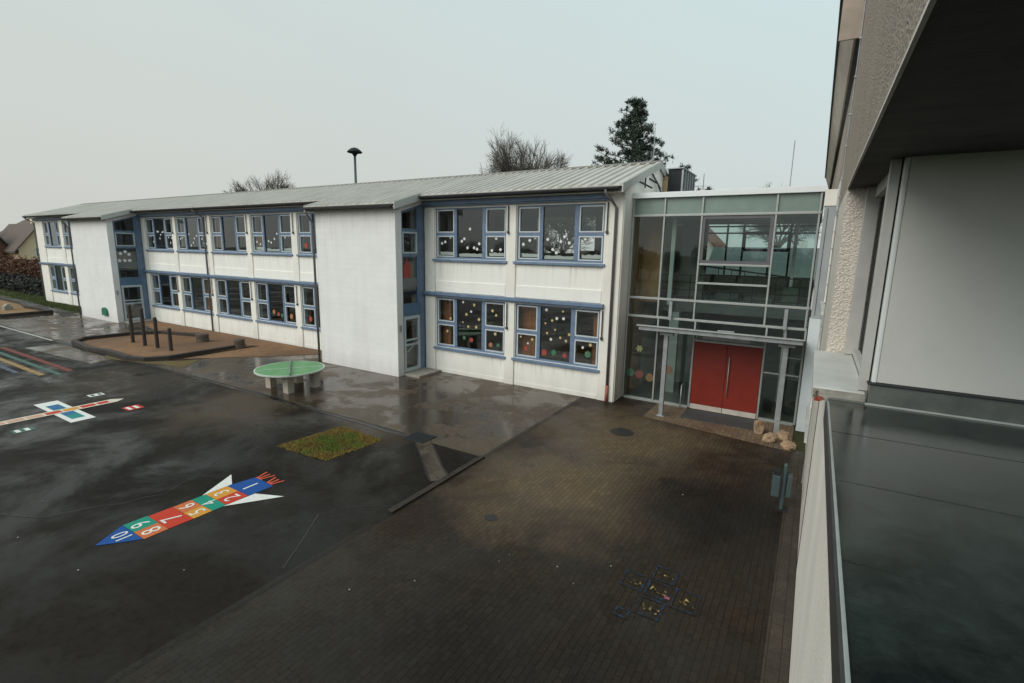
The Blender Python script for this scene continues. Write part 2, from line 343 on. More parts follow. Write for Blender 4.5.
def wet_felt():
    m = D.materials.new('wet_black_felt'); m.use_nodes = True; nt = m.node_tree; b = nt.nodes['Principled BSDF']; L = nt.links.new
    g = nd(nt, 'ShaderNodeNewGeometry')
    n = nd(nt, 'ShaderNodeTexNoise'); n.inputs['Scale'].default_value = 3.2; n.inputs['Detail'].default_value = 10; n.inputs['Roughness'].default_value = .7; n.inputs['Distortion'].default_value = .2; L(g.outputs['Position'], n.inputs['Vector'])
    r = nd(nt, 'ShaderNodeValToRGB'); r.color_ramp.elements[0].position = .35; r.color_ramp.elements[1].position = .68
    r.color_ramp.elements[0].color = (.010,.013,.0125,1); r.color_ramp.elements[1].color = (.030,.041,.037,1); L(n.outputs['Fac'], r.inputs['Fac'])
    L(r.outputs[0], b.inputs['Base Color']); b.inputs['Specular IOR Level'].default_value = .85
    mr = nd(nt, 'ShaderNodeMapRange'); mr.inputs['From Min'].default_value = .35; mr.inputs['From Max'].default_value = .7; mr.inputs['To Min'].default_value = .06; mr.inputs['To Max'].default_value = .22
    L(n.outputs['Fac'], mr.inputs['Value']); L(mr.outputs[0], b.inputs['Roughness'])
    n2 = nd(nt, 'ShaderNodeTexNoise'); n2.inputs['Scale'].default_value = 2.2; n2.inputs['Detail'].default_value = 3; L(g.outputs['Position'], n2.inputs['Vector'])
    n4 = nd(nt, 'ShaderNodeTexNoise'); n4.inputs['Scale'].default_value = 120; n4.inputs['Detail'].default_value = 3; L(g.outputs['Position'], n4.inputs['Vector'])
    b4 = nd(nt, 'ShaderNodeBump'); b4.inputs['Strength'].default_value = .12; b4.inputs['Distance'].default_value = .004; L(n4.outputs['Fac'], b4.inputs['Height'])
    bp = nd(nt, 'ShaderNodeBump'); L(b4.outputs['Normal'], bp.inputs['Normal']); bp.inputs['Strength'].default_value = .035; bp.inputs['Distance'].default_value = .05
    L(n2.outputs['Fac'], bp.inputs['Height']); L(bp.outputs['Normal'], b.inputs['Normal'])
    return m
M['felt'] = wet_felt()

# ------------------------------------------------------------------ camera
cam = D.cameras.new('camera'); co = D.objects.new('camera', cam); col.objects.link(co); sc.camera = co
cam.sensor_width = 36; cam.lens = 497.77*36/1024; cam.clip_end = 3000; cam.clip_start = .02
yaw, pitch, roll = rad(31.00635453), rad(10.41551306), rad(1.07766803)
f = Vector((-math.sin(yaw)*math.cos(pitch), math.cos(yaw)*math.cos(pitch), -math.sin(pitch)))
r0 = Vector((math.cos(yaw), math.sin(yaw), 0)); u0 = r0.cross(f)
r = math.cos(roll)*r0 + math.sin(roll)*u0; u = -math.sin(roll)*r0 + math.cos(roll)*u0
co.matrix_world = Matrix(((r.x,u.x,-f.x,0),(r.y,u.y,-f.y,0),(r.z,u.z,-f.z,5.2),(0,0,0,1)))

# ------------------------------------------------------------------ world and sun (overcast winter day)
SUN_EL, SUN_AZ = rad(38), rad(202)      # azimuth from +Y clockwise: low in the south, behind the camera
w = D.worlds.new('World'); sc.world = w; w.use_nodes = True; nt = w.node_tree; L = nt.links.new
bg = nt.nodes['Background']
sky = nd(nt, 'ShaderNodeTexSky', sky_type='NISHITA'); sky.sun_disc = False; sky.sun_elevation = SUN_EL; sky.sun_rotation = SUN_AZ
sky.air_density = 1.0; sky.dust_density = 6.0
hs = nd(nt, 'ShaderNodeHueSaturation'); hs.inputs['Saturation'].default_value = .18; L(sky.outputs[0], hs.inputs['Color'])
tc = nd(nt, 'ShaderNodeTexCoord'); sx = nd(nt, 'ShaderNodeSeparateXYZ'); L(tc.outputs['Generated'], sx.inputs[0])
rp = nd(nt, 'ShaderNodeValToRGB'); rp.color_ramp.elements[0].position = .02; rp.color_ramp.elements[1].position = .55
rp.color_ramp.elements[0].color = (6.6,7.0,6.85,1); rp.color_ramp.elements[1].color = (6.5,8.0,8.15,1); L(sx.outputs['Z'], rp.inputs['Fac'])
dm = nd(nt, 'ShaderNodeMapRange'); dm.inputs['From Min'].default_value = -.9; dm.inputs['From Max'].default_value = .2; dm.inputs['To Min'].default_value = 0; L(sx.outputs['X'], dm.inputs['Value'])
cx = nd(nt, 'ShaderNodeMix', data_type='RGBA', blend_type='MULTIPLY'); cx.inputs['Factor'].default_value = 1; L(rp.outputs[0], cx.inputs['A'])
cr = nd(nt, 'ShaderNodeMix', data_type='RGBA'); cr.inputs['A'].default_value = (1.0,.955,.92,1); cr.inputs['B'].default_value = (.98,1.03,1.04,1); L(dm.outputs[0], cr.inputs['Factor']); L(cr.outputs['Result'], cx.inputs['B'])
cn = nd(nt, 'ShaderNodeTexNoise'); cn.inputs['Scale'].default_value = 1.6; cn.inputs['Detail'].default_value = 4; L(tc.outputs['Generated'], cn.inputs['Vector'])
cm = nd(nt, 'ShaderNodeMapRange'); cm.inputs['To Min'].default_value = .95; cm.inputs['To Max'].default_value = 1.05; L(cn.outputs['Fac'], cm.inputs['Value'])
cc = nd(nt, 'ShaderNodeMix', data_type='RGBA', blend_type='MULTIPLY'); cc.inputs['Factor'].default_value = 1; L(cx.outputs['Result'], cc.inputs['A']); L(cm.outputs[0], cc.inputs['B'])
mx = nd(nt, 'ShaderNodeMix', data_type='RGBA'); mx.inputs['Factor'].default_value = .90; L(hs.outputs[0], mx.inputs['A']); L(cc.outputs['Result'], mx.inputs['B'])
L(mx.outputs['Result'], bg.inputs['Color']); bg.inputs['Strength'].default_value = .10
sun = D.lights.new('sun', 'SUN'); so = D.objects.new('sun', sun); col.objects.link(so)
sun.energy = 1.85; sun.angle = rad(45); sun.color = (1, .96, .9)
sd = Vector((math.sin(SUN_AZ)*math.cos(SUN_EL), math.cos(SUN_AZ)*math.cos(SUN_EL), math.sin(SUN_EL)))
so.rotation_euler = sd.to_track_quat('Z', 'Y').to_euler()

sc.render.engine = 'CYCLES'
sc.view_settings.view_transform = 'Standard'; sc.view_settings.look = 'None'; sc.view_settings.exposure = 0; sc.view_settings.gamma = 1
sc.cycles.use_denoising = True
sc.cycles.max_bounces = 8; sc.cycles.transparent_max_bounces = 16; sc.cycles.diffuse_bounces = 3; sc.cycles.glossy_bounces = 4
sc.cycles.caustics_reflective = False; sc.cycles.caustics_refractive = False

# ------------------------------------------------------------------ ground
def sheet(name, pts, z, m, kind='structure'):
    b = MB(); b.poly([(x, y, z) for x, y in pts]); o = b.build(name, m); o['kind'] = kind; return o
def rect(x0, x1, y0, y1): return [(x0,y0),(x1,y0),(x1,y1),(x0,y1)]
sheet('ground', rect(-900,900,-900,900), 0, M['earth'])
sheet('schoolyard_asphalt', rect(-64,-6.79,-40,9.86), .004, M['asphalt'])
sheet('asphalt_apron', rect(-50.5,-6.79,9.862,16.33), .005, M['apron'])
sheet('brick_pavement', rect(-6.655,-.04,-40,17.08), .006, M['paving'])
sheet('entrance_pavement', [(-4.25,15.35),(-.25,14.72),(-.05,14.7),(-.05,17.06),(-4.25,17.06)], .010, M['tan'])
kb = MB()
kb0 = MB(); kb0.box(-6.79,-6.657,-40,6.595,-.05,.0085); tag(kb0.build('kerb', M['asphalt2']), kind='structure')
kb.box(-6.80,-6.657,6.6,9.85,-.05,.05)
kb.box(-6.79,-6.657,9.85,16.3,-.05,.010)
tag(kb.build('kerb', M['kerb'], bevel=.01), kind='structure')
st = MB(); st.box(-.035,.262,-6,14.85,-.04,.022); tag(st.build('edging_strip', M['strip']), kind='structure')
# concrete drain channel running from the corner gully to the kerb
gt = MB(); a = Vector((-8.72,9.86,0)); b_ = Vector((-6.81,8.25,0)); d = (b_-a).normalized(); n_ = Vector((-d.y,d.x,0))
gt.poly([a+n_*.2+Vector((0,0,.010)), a-n_*.2+Vector((0,0,.010)), b_-n_*.2+Vector((0,0,.010)), b_+n_*.2+Vector((0,0,.010))])
tag(gt.build('drainage_channel', M['apron']), kind='structure')
CH = [(a+n_*k, b_+n_*k) for k in (.215,-.215)]
# seams and cracks in the asphalt
tar = mat('black_tar', (.012,.012,.012), .35, .3, 4); palecrack = mat('pale_crack_fill', (.036,.030,.024), .8, .3, 4)
def ribbon(name, pts, wd, z, m, jit=.02):
    b = MB(); P = []
    for (x0,y0),(x1,y1) in zip(pts, pts[1:]):
        k = max(1, int(math.hypot(x1-x0, y1-y0)/.35))
        P += [(x0+(x1-x0)*i/k+random.uniform(-jit,jit), y0+(y1-y0)*i/k+random.uniform(-jit,jit)) for i in range(k)]
    P.append(pts[-1]); le = []; ri = []
    for i, p in enumerate(P):
        q0, q1 = P[max(0,i-1)], P[min(len(P)-1,i+1)]; dx, dy = q1[0]-q0[0], q1[1]-q0[1]; l = math.hypot(dx,dy) or 1
        ww = wd*random.uniform(.6,1.3)/2
        le.append((p[0]-dy/l*ww, p[1]+dx/l*ww, z)); ri.append((p[0]+dy/l*ww, p[1]-dx/l*ww, z))
    for i in range(len(P)-1): b.poly([ri[i],ri[i+1],le[i+1],le[i]])
    o = b.build(name, m); o['kind'] = 'structure'; return o
for c0, c1 in CH: ribbon('asphalt_seam', [(c0.x,c0.y),(c1.x,c1.y)], .045, .0112, tar)
ribbon('asphalt_seam', [(-34.2,9.72),(-28,9.75),(-19,10.02),(-9.3,9.85)], .13, .011, tar)
ribbon('asphalt_seam', [(-24.8,9.9),(-16,10.05),(-9.4,9.98)], .07, .012, palecrack)
ribbon('asphalt_crack', [(-6.95,4.4),(-7.3,4.95),(-7.86,5.8)], .028, .009, palecrack, .03)
ribbon('asphalt_crack', [(-7.86,5.8),(-7.5,6.4),(-6.85,6.85)], .018, .009, tar, .03)
ribbon('asphalt_crack', [(-13.5,2.2),(-12.1,2.9),(-11.2,4.6),(-12.0,6.3),(-11.7,7.4)], .015, .009, tar, .06)
ribbon('asphalt_crack', [(-21,8.2),(-18.5,7.9),(-16.2,8.6),(-13.6,8.1),(-11.6,8.6)], .018, .009, tar, .06)
# darker repair patches
sheet('asphalt_patch', [(-8.95,8.0),(-7.75,7.35),(-7.15,7.9),(-8.85,9.75),(-9.35,9.7)], .007, M['asphalt'])
sheet('asphalt_patch', [(-33,8.2),(-26.5,8.6),(-26.8,9.6),(-33,9.55)], .007, M['apron'])

random.seed(31)
edge = [(-6.64,6.1),(-5.95,6.95),(-5.5,6.45),(-4.75,6.75),(-3.6,6.72),(-2.5,6.55),(-1.6,6.15),(-.95,5.9),(-.7,5.3),(-.62,3.5),(-.7,-2)]
P_ = []
for (ax,ay),(bx_0,by_0) in zip(edge, edge[1:]):
    for k in range(8): P_.append((ax+(bx_0-ax)*k/8+random.uniform(-.05,.05), ay+(by_0-ay)*k/8+random.uniform(-.06,.06)))
P_[0] = edge[0]
# lawn on the left
sheet('lawn', [(-140,12),(-62,15.3),(-50.5,14.6),(-46.5,14.4),(-46.5,16.32),(-58,16.33),(-58,24),(-140,40)], .012, M['earth'])
sheet('footpath', [(-62,14.55),(-52.6,13.9),(-47.3,13.9),(-45,13.3),(-44.6,14.2),(-47.5,14.6),(-53,14.9),(-62,15.4)], .016, M['kerb'])
bl = MB()
for _ in range(9000):
    x = -46.5-abs(random.gauss(0,1))*14; y = random.uniform(14.6,16.25) if x > -58 else random.uniform(15.4,17.4)
    if y < 14.9 + max(0,(-53-x))*.05: continue
    h = random.uniform(.05,.16); t = random.uniform(0,6.28); dx, dy = math.cos(t)*.03, math.sin(t)*.03
    bl.poly([(x-dx,y-dy,.01),(x+dx,y+dy,.01),(x+random.uniform(-.05,.05),y+random.uniform(-.05,.05),h)])
M['blade'] = mat('grass_blades', (.10,.125,.03), .8, .4, 1.5, c2=(.06,.075,.02))
tag(bl.build('lawn_grass', M['blade']), kind='stuff')

# mossy square in the asphalt
sq = MB(); P = [(-11.62,7.45),(-9.82,7.53),(-9.66,9.28),(-11.40,9.38)]
def inside(x, y):
    s_ = 0
    for i in range(4):
        (x0,y0),(x1,y1) = P[i], P[(i+1)%4]
        if (x1-x0)*(y-y0)-(y1-y0)*(x-x0) < 0: return False
    return True
ragged = []
for (ax,ay),(cx0,cy0) in zip(P, P[1:]+P[:1]):
    for k in range(14): ragged.append((ax+(cx0-ax)*k/14+random.gauss(0,.025), ay+(cy0-ay)*k/14+random.gauss(0,.025), .010))
sq.poly(ragged)
tag(sq.build('moss_bed', M['moss']), kind='structure')
bl = MB()
for _ in range(26000):
    x = random.uniform(-11.7,-9.6); y = random.uniform(7.4,9.45)
    if not inside(x+random.gauss(0,.03), y+random.gauss(0,.03)): continue
    e = math.hypot((x+10.6)/.95, (y-8.4)/.95)
    h = random.uniform(.015,.055)*(1.35-.6*min(1,e)); t = random.uniform(0,6.28); ww = .012; dx, dy = math.cos(t)*ww, math.sin(t)*ww
    nz = math.sin(x*5.1+y*2)*math.sin(y*6.3-x)*.5
    mi = 0 if e + nz + random.gauss(0,.22) < .62 else (1 if random.random() < .72 else 2)
    bl.poly([(x-dx,y-dy,.010),(x+dx,y+dy,.010),(x+random.uniform(-.03,.03),y+random.uniform(-.03,.03),h)], mi)
tag(bl.build('moss_tufts', [mat('moss_green', (.13,.165,.024), .9, .3, 6), mat('moss_ochre', (.24,.165,.032), .9, .35, 6), mat('moss_brown', (.14,.085,.028), .9, .35, 6)]), kind='stuff')

# ------------------------------------------------------------------ school building
school = thing('school_building', (-30,20,0), 'long two-storey white school building with blue-framed windows and a pale metal roof', 'school')
FY = 16.30
WW = 3.42
RX = [-13.56, -9.66]                                   # window left edges, right wing
MX = [-38.25 + 3.95*k for k in range(5)]               # middle wing
LX = [-56.05, -51.95, -48.0]                           # left wing
LO, UP = (1.10, 3.20), (4.80, 6.80)
secs = [(-14.14, -5.58, RX), (-38.80, -18.86, MX), (-57.70, -44.45, LX)]
wm = MB(); pm = MB(); am = MB(); sm = MB()
for x0, x1, xs in secs:
    ops = [(x, min(x+WW, x1-.02), a, b) for x in xs for a, b in (LO, UP)]
    wm = MB(); wm.wall('y', x0, x1, -.1, 7.3, FY, FY+.30, ops); wm.build('wall', M['cream'], school)
    # piers between the windows stand a little proud
    edges = [x0] + [e for x in xs for e in (x, x+WW)] + [x1]
    for a, b in zip(edges[0::2], edges[1::2]):
        if b-a > .12:
            pm = MB(); pm.box(a+.03, b-.03, FY-.055, FY+.01, -.05, 6.84); pm.build('pier', M['pier'], school, bevel=.006)
    # strip above the ground-floor awnings and groove line
    for x in xs:
        e = min(x+WW+.0, x1-.03)
        sm = MB(); sm.box(x+.0, e, FY-.030, FY+.01, 3.44, 3.88); sm.build('spandrel_strip', M['cream'], school, bevel=.005)
        sm = MB(); sm.box(x+.0, e, FY-.016, FY+.01, -.05, .16); sm.build('plinth_strip', M['cream'], school, bevel=.005)
# back wall, gable ends, with two rear openings
bw = MB(); bw.wall('y', -57.7, -5.60, -.1, 7.3, 23.6, 23.3, [(-12.6,-9.4,5.1,6.85)])
bw.build('rear_wall', M['cream'], school)
gz = lambda y: 7.22 + .307*(min(y, 39.9-y)-15.75)
for x0, x1 in ((-5.88,-5.58),(-57.98,-57.72)):
    g_ = MB(); ys=FY+.3005
    g_.prism([(x0,ys,-.1),(x0,23.6,-.1),(x0,23.6,gz(23.6)-.06),(x0,19.95,gz(19.95)-.06),(x0,ys,gz(ys)-.06)], (x1-x0,0,0))
    g_.build('gable_wall', mat('gable_lit_cream', (.95,.90,.84), .85, .04, 1) if 'gable_lit_cream' not in D.materials else D.materials['gable_lit_cream'], school)  # gable colour lightened to make up for sunlight missing on the east face
# interiors
im = MB(); im2 = MB()
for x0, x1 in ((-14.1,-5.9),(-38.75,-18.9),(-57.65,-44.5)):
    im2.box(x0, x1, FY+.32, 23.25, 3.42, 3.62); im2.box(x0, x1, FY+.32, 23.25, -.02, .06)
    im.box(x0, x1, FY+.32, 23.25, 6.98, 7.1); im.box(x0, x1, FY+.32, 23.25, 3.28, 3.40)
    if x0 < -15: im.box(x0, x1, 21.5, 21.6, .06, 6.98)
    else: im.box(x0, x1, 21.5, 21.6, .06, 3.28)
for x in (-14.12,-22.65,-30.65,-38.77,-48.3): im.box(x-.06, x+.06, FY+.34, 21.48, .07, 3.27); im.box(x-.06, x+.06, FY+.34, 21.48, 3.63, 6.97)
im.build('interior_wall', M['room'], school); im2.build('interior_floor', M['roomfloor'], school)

# one window of each height, then copies that share its meshes
def make_window(h, loc, wood=None):
    fr = MB(); d0, d1 = .050, .14
    def bx(x0,x1,z0,z1,a=d0,b=d1): fr.box(x0,x1,a,b,z0,z1)
    bx(.002,.05,.002,h-.002); bx(WW-.05,WW-.002,.002,h-.002); bx(.05,WW-.05,.002,.07); bx(.05,WW-.05,h-.05,h-.002)
    bx(.93,1.06,.07,h-.05,d0-.012); bx(2.30,2.47,.07,h-.05,d0-.012)
    t = .07 + (h-.12)*.485
    bx(.05,.93,t-.055,t+.055,d0-.006); bx(2.47,WW-.05,t-.055,t+.055,d0-.006)
    wdw = fr.build('window', M['blue'], school, loc=loc, rel=False, bevel=.006)
    root = school.location; wdw.location = Vector(loc) - root
    sl = MB(); sl.box(-.10, WW+.10, -.11, .06, -.105, -.012); sl.build('sill', M['blue'], wdw, rel=False, bevel=.008)
    for x0, x1 in ((.055,.925),(2.475,WW-.055)):
        for z0, z1 in ((.075,t-.06),(t+.06,h-.055)):
            s_ = MB(); q = .046
            s_.box(x0,x1,.035,.12,z0,z0+q); s_.box(x0,x1,.035,.12,z1-q,z1); s_.box(x0,x0+q,.035,.12,z0+q,z1-q); s_.box(x1-q,x1,.035,.12,z0+q,z1-q)
            sa = s_.build('sash', M['sash'], wdw, rel=False, bevel=.005)
            p = MB(); p.poly([(x0+q,.09,z0+q),(x1-q,.09,z0+q),(x1-q,.09,z1-q),(x0+q,.09,z1-q)]); p.build('pane', M['glass'], wdw, rel=False)
    p = MB(); p.poly([(1.06,.095,.07),(2.30,.095,.07),(2.30,.095,h-.05),(1.06,.095,h-.05)]); p.build('pane', M['glass'], wdw, rel=False)
    return wdw
protos = {}
windows = {}
for si, (x0, x1, xs) in enumerate(secs):
    for i, x in enumerate(xs):
        for k, (a, b) in enumerate((LO, UP)):
            if k not in protos: wdw = protos[k] = make_window(b-a, (x, FY, a))
            else:
                wdw = copy_tree(protos[k], school); wdw.location = Vector((x, FY, a)) - school.location
            windows[(si,i,k)] = wdw
# awning boxes (blue) over both storeys, arms beside the windows
for x0, x1, xs in secs:
    e0, e1 = x0+.02, (x1-.52 if x1 > -6 else x1-.02)
    for z0, z1, dep in ((3.30,3.425,.19),(6.93,7.07,.21)):
        b = MB(); b.box(e0, e1, FY-dep, FY-.058, z0, z1); b.box(e0, e1, FY-dep+.05, FY-.06, z0-.05, z0-.003)
        b.build('awning_box', M['blue'], school, bevel=.012)
am = MB()
for x in [-10.0,-6.12,-34.62,-30.66,-26.7,-22.72]:
    for z in (3.20, 6.82):
        am = MB(); am.tube([(x,FY-.10,z),(x,FY-.10,z-.95)], .022, 6); am.box(x-.04,x+.04,FY-.13,FY-.05,z-1.02,z-.93); am.build('awning_arm', M['gutter'], school)
# soffit board under the eaves
for x0, x1, xs in secs: b = MB(); b.box(x0+.02, x1, FY-.40, FY-.002, 7.10, 7.13); b.build('soffit', M['pier'], school)

# roof: ribbed sheet metal, gutter, verge boards
SL = .307
rz = lambda y: 7.30 + SL*(y-15.75)
def ribbed(mb, x0, x1, y0, y1, dz, pitch=.36, hh=.055, th=.035):
    prof = []; x = x0
    while x < x1 - 1e-6:
        for dx, hz in ((0,0),(pitch*.62,0),(pitch*.70,hh),(pitch*.92,hh)):
            if x+dx < x1: prof.append((x+dx, hz))
        x += pitch
    prof.append((x1, 0)); n = len(prof)
    vs = []
    for yy in (y0, y1):
        z = rz(yy)+dz if yy <= 19.9 else rz(39.8-yy)+dz
        vs += [(px, yy, z+hz) for px, hz in prof]
    for yy in (y0, y1):
        z = rz(yy)+dz if yy <= 19.9 else rz(39.8-yy)+dz
        vs += [(px, yy, z-th+hz*.0) for px, hz in prof]
    fs = [(i,i+1,n+i+1,n+i) for i in range(n-1)] + [(2*n+i+1,2*n+i,3*n+i,3*n+i+1) for i in range(n-1)] + [(i+1,i,2*n+i,2*n+i+1) for i in range(n-1)] + [(n+i,n+i+1,3*n+i+1,3*n+i) for i in range(n-1)]
    fs += [(0,n,3*n,2*n),(n-1,3*n-1,4*n-1,2*n-1)]
    mb.faces(vs, fs)
rf = MB(); ribbed(rf, -58.05, -5.50, 15.72, 19.9, 0.0); rf.build('roof', M['roof'], school)
rf = MB(); ribbed(rf, -58.05, -5.50, 19.901, 24.2, 0.0); rf.build('roof', M['roof'], school)
rc = MB(); rc.prism([(-58.08,19.70,rz(19.70)+.045),(-58.08,20.1,rz(19.70)+.045),(-58.08,19.9,rz(19.9)+.085)], (52.58,0,0))
xx = -58.0
while xx < -5.5: rc.box(xx, xx+.12, 19.64, 19.72, rz(19.66)+.01, rz(19.66)+.07); xx += .36
rc.build('ridge_cap', mat('dark_brown_ridge', (.22,.20,.175), .7, .3, 6), school)  # cap coloured dark brown all over
gu = MB()
def gutter(mb, x0, x1, y, z, rr=.075):
    vs = []; n = 8
    for x in (x0, x1):
        for k in range(n+1):
            t = math.pi + math.pi*k/n; vs.append((x, y+rr*math.cos(t), z+rr*math.sin(t)))
    fs = [(k,k+1,n+1+k+1,n+1+k) for k in range(n)] + [tuple(range(n,-1,-1)), tuple(range(n+1,2*n+2))]
    mb.faces(vs, fs)
    mb.box(x0, x1, y-rr-.008, y-rr+.006, z-.005, z+.02); mb.box(x0, x1, y+rr, y+rr+.03, z-.09, z+.03)
for a_, b_2 in ((-14.05,-5.62),(-38.7,-19.1),(-58.1,-44.7)): gu = MB(); gutter(gu, a_, b_2, 15.66, 7.22); gu.build('gutter', M['gutter'], school)
for x in (-5.505,-58.09):
    vb = MB(); vb.prism([(x,15.70,rz(15.70)-.22),(x,15.70,rz(15.70)+.05),(x,19.9,rz(19.9)+.05),(x,24.2,rz(15.6)+.05),(x,24.2,rz(15.6)-.2),(x,19.9,rz(19.9)-.2)], (.04,0,0)); vb.build('verge_board', M['fascia'], school)

# two projecting stair towers
def tower(x0, x1, y0, tag_):
    ex = .26; zt = lambda y: rz(y) - .13
    t = MB()
    t.prism([(x0,y0,-.1),(x1,y0,-.1),(x1,y0,zt(y0)),(x0,y0,zt(y0))], (0,.28,0))
    t.prism([(x0,y0+.28,-.1),(x0,FY-.01,-.1),(x0,FY-.01,zt(FY)),(x0,y0+.28,zt(y0+.28))], (.25,0,0))
    # glazed side facing the yard: narrow white corner, then the stair window; lintel follows the roof
    ya, yb = y0+.34, FY-.02
    t.prism([(x1-.25,y0+.281,-.1),(x1-.25,ya,-.1),(x1-.25,ya,zt(ya)),(x1-.25,y0+.281,zt(y0+.281))], (.25,0,0))
    t.prism([(x1-.25,ya+.001,zt(ya)-.30),(x1-.25,yb,zt(yb)-.30),(x1-.25,yb,zt(yb)),(x1-.25,ya+.001,zt(ya))], (.25,0,0))
    w_ = t.build('stair_tower', M['white'], school)
    # stair window frame
    yp = yb-.34                                     # blue corner post
    top = lambda y: zt(y) - .302
    fr = MB(); X0, X1 = x1-.14, x1-.03
    def pris(yA, yB, zA0, zB0, zA1, zB1, xa=X0, xb=X1): fr.prism([(xa,yA,zA0),(xa,yB,zB0),(xa,yB,zB1),(xa,yA,zA1)], (xb-xa,0,0))
    pris(ya+.002, ya+.07, 0, 0, top(ya), top(ya+.07))
    pris(yp, yb, 0, 0, top(yp), top(yb), X0, X1+.015)
    pris(yp-.10, yp-.002, 2.96, 2.96, top(yp-.10), top(yp))
    for z0, z1 in ((4.86,4.98),(5.84,5.97)): pris(ya+.07, yp-.10, z0, z0, z1, z1)
    pris(ya+.07, yp-.10, top(ya+.07)-.09, top(yp-.1)-.09, top(ya+.07), top(yp-.1))
    s_ = fr.build('stair_window', M['blue'], school, bevel=.005)
    pn = MB(); pn.box(X0+.01, X1-.01, ya+.07, yp, 2.44, 2.955); pn.build('blue_panel', M['bluebright'], s_)
    gy = MB(); gy.box(X0+.02, X1-.02, ya+.07, yp-.10, 3.62, 3.98); gy.build('grey_panel', mat('grey_spandrel', (.14,.15,.16), .4, .1), s_)
    def pane(yA, yB, z0, zA1, zB1): 
        p = MB(); p.poly([(x1-.08,yA,z0),(x1-.08,yB,z0),(x1-.08,yB,zB1),(x1-.08,yA,zA1)]); p.build('pane', M['glass'], s_)
    pane(ya+.07, yp-.10, 2.96, 3.62, 3.62); pane(ya+.07, yp-.10, 3.98, 4.86, 4.86); pane(ya+.13, yp-.16, 5.04, 5.78, 5.78)
    pane(ya+.07, yp-.10, 5.97, top(ya+.07)-.09, top(yp-.1)-.09)
    sh = MB(); q = .06; Ya, Yb = ya+.072, yp-.102
    for a_ in ((Ya,Yb,4.982,4.982+q),(Ya,Yb,5.838-q,5.838),(Ya,Ya+q,4.982+q,5.838-q),(Yb-q,Yb,4.982+q,5.838-q)): sh.box(X0+.01, X1+.012, *a_)
    sh.build('sash', M['sash'], s_, bevel=.005)
    # door
    dr = MB(); Ya, Yb = ya+.075, yp-.004; q = .11
    for a_ in ((Ya,Yb,.10,.24),(Ya,Yb,2.30,2.43),(Ya,Ya+q,.24,2.30),(Yb-q,Yb,.24,2.30),(Ya+q,Yb-q,1.18,1.27),(Ya+q,Yb-q,1.40,1.46)): dr.box(X0+.005, X1+.008, *a_)
    dd = dr.build('door', M['sash'], school, bevel=.006)
    p = MB(); p.poly([(x1-.08,Ya+q,.24),(x1-.08,Yb-q,.24),(x1-.08,Yb-q,2.30),(x1-.08,Ya+q,2.30)]); p.build('pane', M['glass'], dd)
    hb = MB(); hb.tube([(x1+.04,Ya+.10,.98),(x1+.05,Ya+.2,1.02),(x1+.05,Yb-.3,1.32),(x1+.04,Yb-.2,1.36)], .022, 8); hb.build('handle', M['alu'], dd, smooth=True)
    stp = MB(); stp.box(x1-.02, x1+.85, ya-.05, FY-.06, -.02, .09); stp.build('doorstep', M['concrete'], school, bevel=.012)
    # stair inside, floors
    i_ = MB(); i_.box(x0+.26, x1-.26, y0+.29, 22.5, 3.42, 3.6); i_.box(x0+.26, x1-.26, y0+.29, 22.5, -.02, .06)
    for k in range(9): i_.box(x0+.9+.28*k, x0+1.18+.28*k, 16.9, 18.2, .06, .25+.18*k)
    i_.box(x0+.2, x1-.3, 22.5, 22.6, .06, 6.9); i_.box(x0+.26, x1-.02, FY+.31, 22.5, 6.98, 7.08)
    i_.build('stair_landing', M['room'], school)
    # roof over the tower, continues the main slope
    r_ = MB(); ribbed(r_, x0-ex, x1+ex, y0-.30, 16.9, .030); r_.build('roof', M['roof'], school)
    for x in (x0-ex-.03, x1+ex-.01):
        v = MB(); v.prism([(x,y0-.32,rz(y0-.32)-.20),(x,15.9,rz(15.9)-.20),(x,15.9,rz(15.9)+.075),(x,y0-.32,rz(y0-.32)+.075)], (.04,0,0)); v.build('verge_board', M['fascia'], school)
    v = MB(); v.box(x0-ex+.01, x1+ex-.01, y0-.06, y0-.002, rz(y0)-.30, rz(y0)-.14)
    v.build('fascia_board', M['fascia'], school)
    sf = MB(); sf.prism([(x0-ex+.012,y0-.28,rz(y0-.28)-.14),(x0-ex+.012,FY-.45,rz(FY-.45)-.14),(x0-ex+.012,FY-.45,rz(FY-.45)-.10),(x0-ex+.012,y0-.28,rz(y0-.28)-.10)], (x1-x0+2*ex-.025,0,0))
    sf.build('soffit', M['fascia'], school)
    g2 = MB(); gutter(g2, x0-ex, x1+ex-.1, y0-.39, rz(y0-.3)-.06); g2.build('gutter', M['gutter'], school)
    dp = MB(); zg = rz(y0-.3)-.16; X = x0-.09
    dp.tube([(X,y0-.39,zg+.06),(X,y0-.39,zg-.06),(X,y0-.20,zg-.32),(X,y0-.07,zg-.50),(X,y0-.07,.02)], .05, 10)
    dp.build('downpipe', M['pipe'], school, smooth=True)
    bell = MB(); bell.box(x1+.001, x1+.05, y0+.10, y0+.20, 1.85, 2.12); bell.build('intercom_box', M['galv'], school, bevel=.008)
tower(-18.86, -14.14, 14.57, 'r')
tower(-44.45, -38.80, 14.35, 'l')
